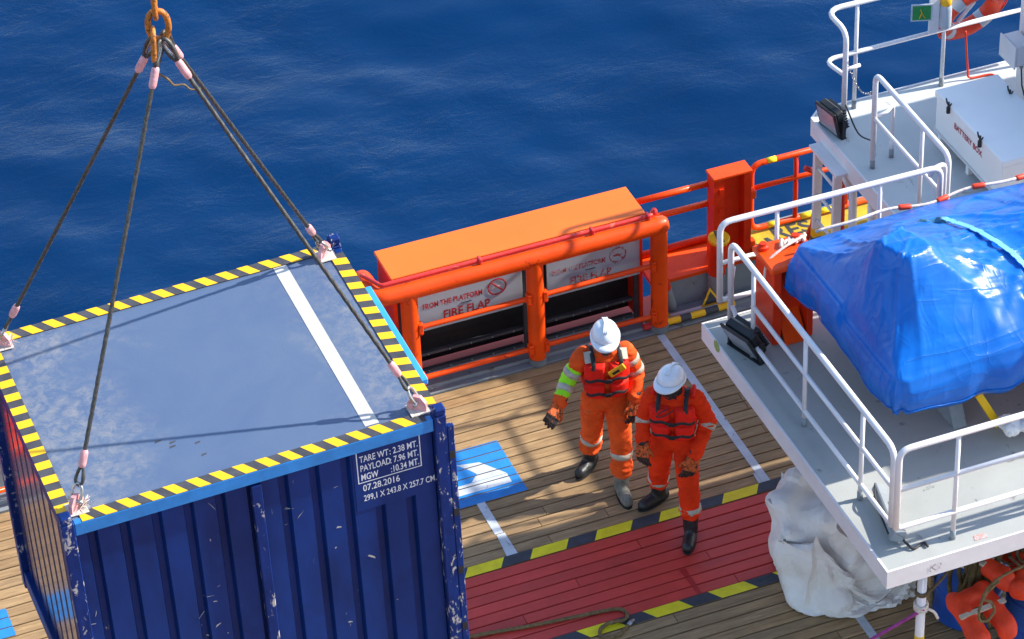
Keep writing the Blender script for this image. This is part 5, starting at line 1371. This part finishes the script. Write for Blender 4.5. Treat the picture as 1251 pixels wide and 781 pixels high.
    # collar
    m_ = MB(); nb = V(*J['neck']); m_.tube([nb+V(.085*math.cos(a), .078*math.sin(a)-.005, .0+.02*math.sin(a)) for a in np.linspace(-PI*.36, PI*1.36, 20)], .024, 8, flat=(1.5, .6)); m_.build('collar', cloth, root, True)
    # boots
    for s_, bm_ in (('r', opts['boots'][0]), ('l', opts['boots'][1])):
        cu, an = V(*J['cuff_'+s_]), V(*J['ankle_'+s_]); td = V(math.sin(J['toe_'+s_]), -math.cos(J['toe_'+s_]), 0)
        lift = an.z-.09; base = V(an.x, an.y, 0)
        m_ = MB(); m_.capsule(cu+(an-cu)*.02, an, .072, .062, 14, 4)
        g = V(0, 0, .048+lift)
        m_.capsule(base-td*.055+g, base+td*.08+g, .054, .057, 14, 4); m_.capsule(base+td*.06+g, base+td*.175+g-V(0, 0, .002), .058, .050, 14, 4)
        m_.capsule(an, base+td*.05+V(0, 0, .075+lift), .052, .045, 12, 4)
        bme = remeshed(m_, .010, 3)
        for v in bme.vertices: v.co.z = max(v.co.z, .012+lift)
        displace(bme, lambda p, n: .003*mnoise.noise(p*30)); bme.shade_smooth(); bme.materials.append(bm_); bo_ = link('boot', bme, root)
        m_ = MB(); pts = []
        for k in range(22):
            a = 2*PI*k/22; pts.append(base + td*(.060+.172*math.cos(a)) + td.cross(V(0, 0, 1))*(.058*math.sin(a)*(1+.12*math.cos(a))) + V(0, 0, lift))
        m_.prism(pts, (0, 0, .016)); m_.build('sole', MAT['black_rubber'], bo_)
    # gloved hands with five fingers
    for s_ in ('r', 'l'):
        wr, el = V(*J['wri_'+s_]), V(*J['elb_'+s_]); d = (wr-el).normalized(); d = (d+V(*J.get('hdir_'+s_, (0, 0, -.35)))).normalized()
        sg = -1 if s_ == 'r' else 1
        inward = V(*J.get('palm_'+s_, (-sg, 0, 0))); inward = (inward-d*inward.dot(d)).normalized()      # palm faces the body
        acr = d.cross(inward)*(-sg)                                                # towards the thumb (forward)
        if ('palm_'+s_) in J: acr = acr if acr.x*sg < 0 else -acr
        elif acr.y > 0: acr = -acr
        m_ = MB(); p0 = wr+d*.035; GS = 1.22
        for k in range(4):
            o_ = (k-1.5)*.026; m_.capsule(p0+acr*(-o_)*.8, p0+d*.085+acr*(-o_), .023, .018, 10, 3)
        for k, L in enumerate((.070, .078, .072, .056)):
            o_ = (k-1.5)*.0275; b0 = p0+d*.085+acr*(-o_)
            cr_ = J.get('curl_'+s_, .5)*(1+.15*k)
            d1 = (d+inward*cr_*.55).normalized(); d2_ = (d+inward*cr_*1.7).normalized()
            b1 = b0+d1*L*.52; b2 = b1+d2_*L*.5
            m_.capsule(b0, b1, .0125, .012, 8, 3); m_.capsule(b1, b2, .012, .0105, 8, 3)
        tb = p0+d*.02+acr*.035; t1 = tb+(acr*.75+d*.7+inward*.25).normalized()*.042; t2 = t1+(acr*.25+d*.9+inward*.45).normalized()*.032
        m_.capsule(p0+d*.01+acr*.012, tb, .02, .016, 8, 3); m_.capsule(tb, t1, .0145, .0125, 8, 3); m_.capsule(t1, t2, .0125, .0105, 8, 3)
        m_.v = [tuple(wr+(Vector(q)-wr)*GS) for q in m_.v]
        gme = remeshed(m_, .0062, 2, .4); gme.shade_smooth(); gme.materials.append(MAT['glove_o']); gme.materials.append(MAT['glove_b'])
        gme.polygons.foreach_set('material_index', [1 if (f.normal.dot(inward) > .1 or (f.center-p0).dot(d) > .115) else 0 for f in gme.polygons])
        go = link('glove', gme, root)
        m_ = MB(); m_.lathe([(.046, -.06), (.052, -.05), (.050, 0), (.044, .03), (.038, .05)], wr, (wr-el).normalized()*.5+d*.5, 14); m_.build('cuff', MAT['strap'], go, True)
    # helmet
    he = MB(); HM = hd @ Matrix.Translation((0, .005, .055)) @ Matrix.Rotation(rad(-4), 4, 'X') @ Matrix.Scale(.93, 4)
    def dome(u, v):
        a = 2*PI*u; th = v*PI/2*1.02
        rx, ry, rz = .122, .147, .118
        ridge = 1+.014*math.exp(-(math.sin(a)*0+math.cos(a)*math.sin(th)/.22)**2)*math.sin(min(th, PI/2)*.9+.3)
        p = V(rx*math.sin(th)*math.cos(a), ry*math.sin(th)*math.sin(a), rz*math.cos(th))*ridge
        return HM @ p
    he.grid(40, 14, dome, wrapu=True)
    def brim(u, v):
        a = 2*PI*u; front = max(0, -math.sin(a))**2.2
        w_ = .014+.050*front
        rx, ry = .122+v*w_, .147+v*w_
        z = -.002-.012*v-.020*front*v*v
        return HM @ V(rx*math.cos(a), ry*math.sin(a), z - (.006 if v > .9 else 0))
    he.grid(40, 5, brim, wrapu=True)
    ho = he.build('helmet', MAT['helmet'], root, True); so = ho.modifiers.new('t', 'SOLIDIFY'); so.thickness = .005
    for k in (-1, 0, 1):
        m_ = MB(); m_.tube([HM @ (V(.119*math.sin(th)*k*.22, -.147*math.sin(th)*math.copysign(1, th) if False else .148*math.sin(th), .131*math.cos(th))*.998) for th in np.linspace(-.75, .95, 14)], .0085, 8, flat=(.6, 1)); m_.build('ridge', MAT['helmet'], ho, True)
    # chin strap / eyewear
    m_ = MB(); m_.tube([hd @ V(s2*.082*math.cos(t_), -.02-.05*math.sin(t_), .04-.165*math.sin(t_)) for s2, t_ in [(-1, x) for x in np.linspace(0, PI/2, 8)]+[(1, x) for x in np.linspace(PI/2, 0, 8)][1:]], .005, 6); m_.build('chin_strap', MAT['strap'], ho, True)
    if opts.get('glasses'):
        m_ = MB(); m_.tube([hd @ V(.086*math.sin(a), -.015-.098*math.cos(a), .012) for a in np.linspace(-1.25, 1.25, 16)], .020, 8, flat=(1, .35)); m_.build('safety_glasses', paint('smoky_lens', lin(150, 160, 166), .1, .1, 10, bump=0, coat=.6), root, True)
    # life vest: padded panels laid on the torso
    vz0, vz1 = J['vest']
    def pillow(nm, ph0, ph1, z0, z1, th, mat=MAT['vest'], nu=18, nv=16, pw=8):
        m_ = MB()
        def f(u, v):
            e = max(0, (1-abs(2*u-1)**pw))**.5*max(0, (1-abs(2*v-1)**pw))**.5
            ph = ph0+(ph1-ph0)*u; z = z0+(z1-z0)*v
            return tpt(ph, z, .012+th*e + .004*mnoise.noise(V(ph*5, z*14, opts['seed'])))
        m_.grid(nu, nv, f); return m_.build(nm, mat, root, True)
    F = -PI/2
    zm = vz0+(vz1-vz0)*.46
    for s2 in (-1, 1):
        pillow('vest_panel', F+s2*.10, F+s2*1.02, vz0, zm-.004, .052); pillow('vest_panel', F+s2*.08, F+s2*.98, zm+.004, vz1, .052)
        pillow('vest_side', F+s2*1.06, F+s2*1.75, vz0+.01, zm+.06, .022)
    pillow('vest_back', PI/2-1.2, PI/2+1.2, vz0, vz1+.03, .06, nu=28)
    for z_ in (vz0+.06, zm+.05):
        m_ = MB(); m_.tube([tpt(ph, z_+.012*math.sin(ph*9), .066) for ph in np.linspace(F-.85, F+.85, 22)], .015, 6, flat=(1, .3)); st_ = m_.build('vest_strap', MAT['strap'], root)
        p = tpt(F, z_, .076); m_ = MB(); m_.box(tuple(p-V(.028, .008, .02)), tuple(p+V(.028, .008, .02)), bev=.004); m_.build('buckle', MAT['black_plastic'], st_)
    for s2 in (-1, 1):
        sx_ = J['neck'][0]+s2*.115; zt = J['sho_r'][2]+.085
        a_ = tpt(F+s2*.5, vz1-.04, .06); c_ = tpt(PI/2-s2*.5, vz1+.0, .06)
        m_ = MB(); m_.tube(spline([a_, a_.lerp(V(sx_, J['neck'][1]-.08, zt), .55)+V(0, -.012, 0), V(sx_, J['neck'][1]-.055, zt-.02), V(sx_, J['neck'][1]+.02, zt+.005), V(sx_, J['neck'][1]+.085, zt-.03), c_], 6), .019, 8, flat=(1, .35)); m_.build('shoulder_strap', MAT['strap'], root)
        if opts.get('shoulder_pads'):
            m_ = MB(); m_.tube(spline([V(sx_+s2*.05, J['neck'][1]-.04, zt-.022), V(sx_+s2*.05, J['neck'][1]+.04, zt), V(sx_+s2*.045, J['neck'][1]+.13, zt-.06)], 6), .038, 10, flat=(1, .5)); m_.build('shoulder_pad', MAT['vest'], root, True)
    if opts.get('radio'):
        p = tpt(F+.28, vz1-.035, .085); T_ = Matrix.Translation(p) @ Matrix.Rotation(rad(-32), 4, 'Y')
        m_ = MB(); m_.box((-.075, -.012, -.030), (.075, .014, .030), 0, T_, .006); ro_ = m_.build('radio', MAT['tag_yellow'], root)
        m_ = MB(); m_.box((-.045, -.0145, -.012), (.02, -.0125, .012), 0, T_); m_.build('radio_label', MAT['strap'], ro_)
        for s2 in (-1, 1):
            p = V(J['neck'][0]+s2*.15, J['neck'][1]-.062, J['sho_r'][2]+.045); m_ = MB(); m_.box((-.032, -.05, -.004), (.032, .05, .004), 0, Matrix.Translation(p) @ Matrix.Rotation(rad(40), 4, 'X') @ Matrix.Rotation(s2*rad(18), 4, 'Y'), .002); m_.build('shoulder_patch', MAT['reflect'], root)
    if opts.get('lanyard'):
        p = tpt(F-.2, vz1, .06); m_ = MB(); m_.tube(spline([p+V(.02, -.01, .02), p+V(-.05, -.03, -.02), p+V(-.08, -.02, .0-.07), p+V(-.02, -.03, -.05), p+V(.06, -.01, .0)], 6), .005, 6); m_.build('lanyard', MAT['strap'], root, True)
    return root

J1 = dict(torso=[(.86, 0, 0, .150, .11), (.95, 0, .0, .158, .115), (1.08, 0, -.005, .150, .11), (1.22, 0, -.015, .170, .118), (1.36, 0, -.02, .170, .112), (1.43, 0, -.02, .15, .095), (1.48, 0, -.02, .08, .07)],
          hip_r=(-.095, .02, .90), hip_l=(.095, -.015, .90), knee_r=(-.115, .05, .50), knee_l=(.105, -.17, .50), cuff_r=(-.11, .16, .285), cuff_l=(.10, -.185, .275), ankle_r=(-.11, .215, .10), ankle_l=(.095, -.19, .09),
          toe_r=rad(-38), toe_l=rad(6), sho_r=(-.178, -.01, 1.385), sho_l=(.178, -.01, 1.385), elb_r=(-.305, -.01, 1.17), palm_r=(0, 1, -.2), palm_l=(-.4, 1, 0), elb_l=(.275, .03, 1.13), wri_r=(-.405, -.16, 1.05), wri_l=(.235, -.12, .965),
          neck=(0, -.035, 1.46), headb=(0, -.055, 1.54), head=(0, -.075, 1.595), nod=rad(12), turn=rad(-8), vest=(1.02, 1.385), hdir_r=(-.1, -.1, .1), curl_r=.35, curl_l=.7)
person('person in faded orange coverall with one neon sleeve and white helmet', (8.475, 20.87), rad(-13), J1, MAT['hivis'],
       dict(seed=3.1, scale=1.065, face=MAT['dark_skin'], neon=True, bands=[('upper_r', .72), ('fore_r', .45), ('upper_l', .35), ('upper_l', .85), ('shin_r', .25), ('shin_l', .28)], boots=(MAT['boot'], MAT['boot_dusty']), radio=True, shoulder_pads=False))
J2 = dict(torso=[(.84, 0, 0, .150, .11), (.93, 0, .0, .158, .115), (1.06, 0, -.005, .150, .11), (1.20, 0, -.02, .170, .118), (1.34, 0, -.03, .170, .112), (1.41, 0, -.035, .15, .095), (1.46, 0, -.035, .08, .07)],
          hip_r=(-.095, .03, .88), hip_l=(.095, -.03, .88), knee_r=(-.14, .08, .50), knee_l=(.14, -.17, .49), cuff_r=(-.16, .19, .285), cuff_l=(.155, -.20, .29), ankle_r=(-.165, .235, .095), ankle_l=(.16, -.22, .09),
          toe_r=rad(-42), toe_l=rad(-2), sho_r=(-.178, -.025, 1.365), sho_l=(.178, -.02, 1.365), elb_r=(-.255, .0, 1.11), palm_l=(-.5, 1, 0), palm_r=(.5, 1, 0), elb_l=(.29, .02, 1.10), wri_r=(-.25, -.12, .965), wri_l=(.19, -.17, .885),
          neck=(0, -.05, 1.44), headb=(-.01, -.075, 1.52), head=(-.015, -.10, 1.575), nod=rad(3), turn=rad(-20), vest=(1.00, 1.365), curl_r=.6, curl_l=.6)
person('person in bright red-orange coverall and white helmet standing on the red walkway', (8.82, 20.12), rad(-30), J2, MAT['hivis_red'],
       dict(seed=8.7, scale=1.045, face=MAT['gaiter'], bands=[('fore_l', .12), ('fore_r', .12), ('shin_r', .86), ('shin_l', .90)], boots=(MAT['boot'], MAT['boot']), glasses=True, lanyard=True, shoulder_pads=True))
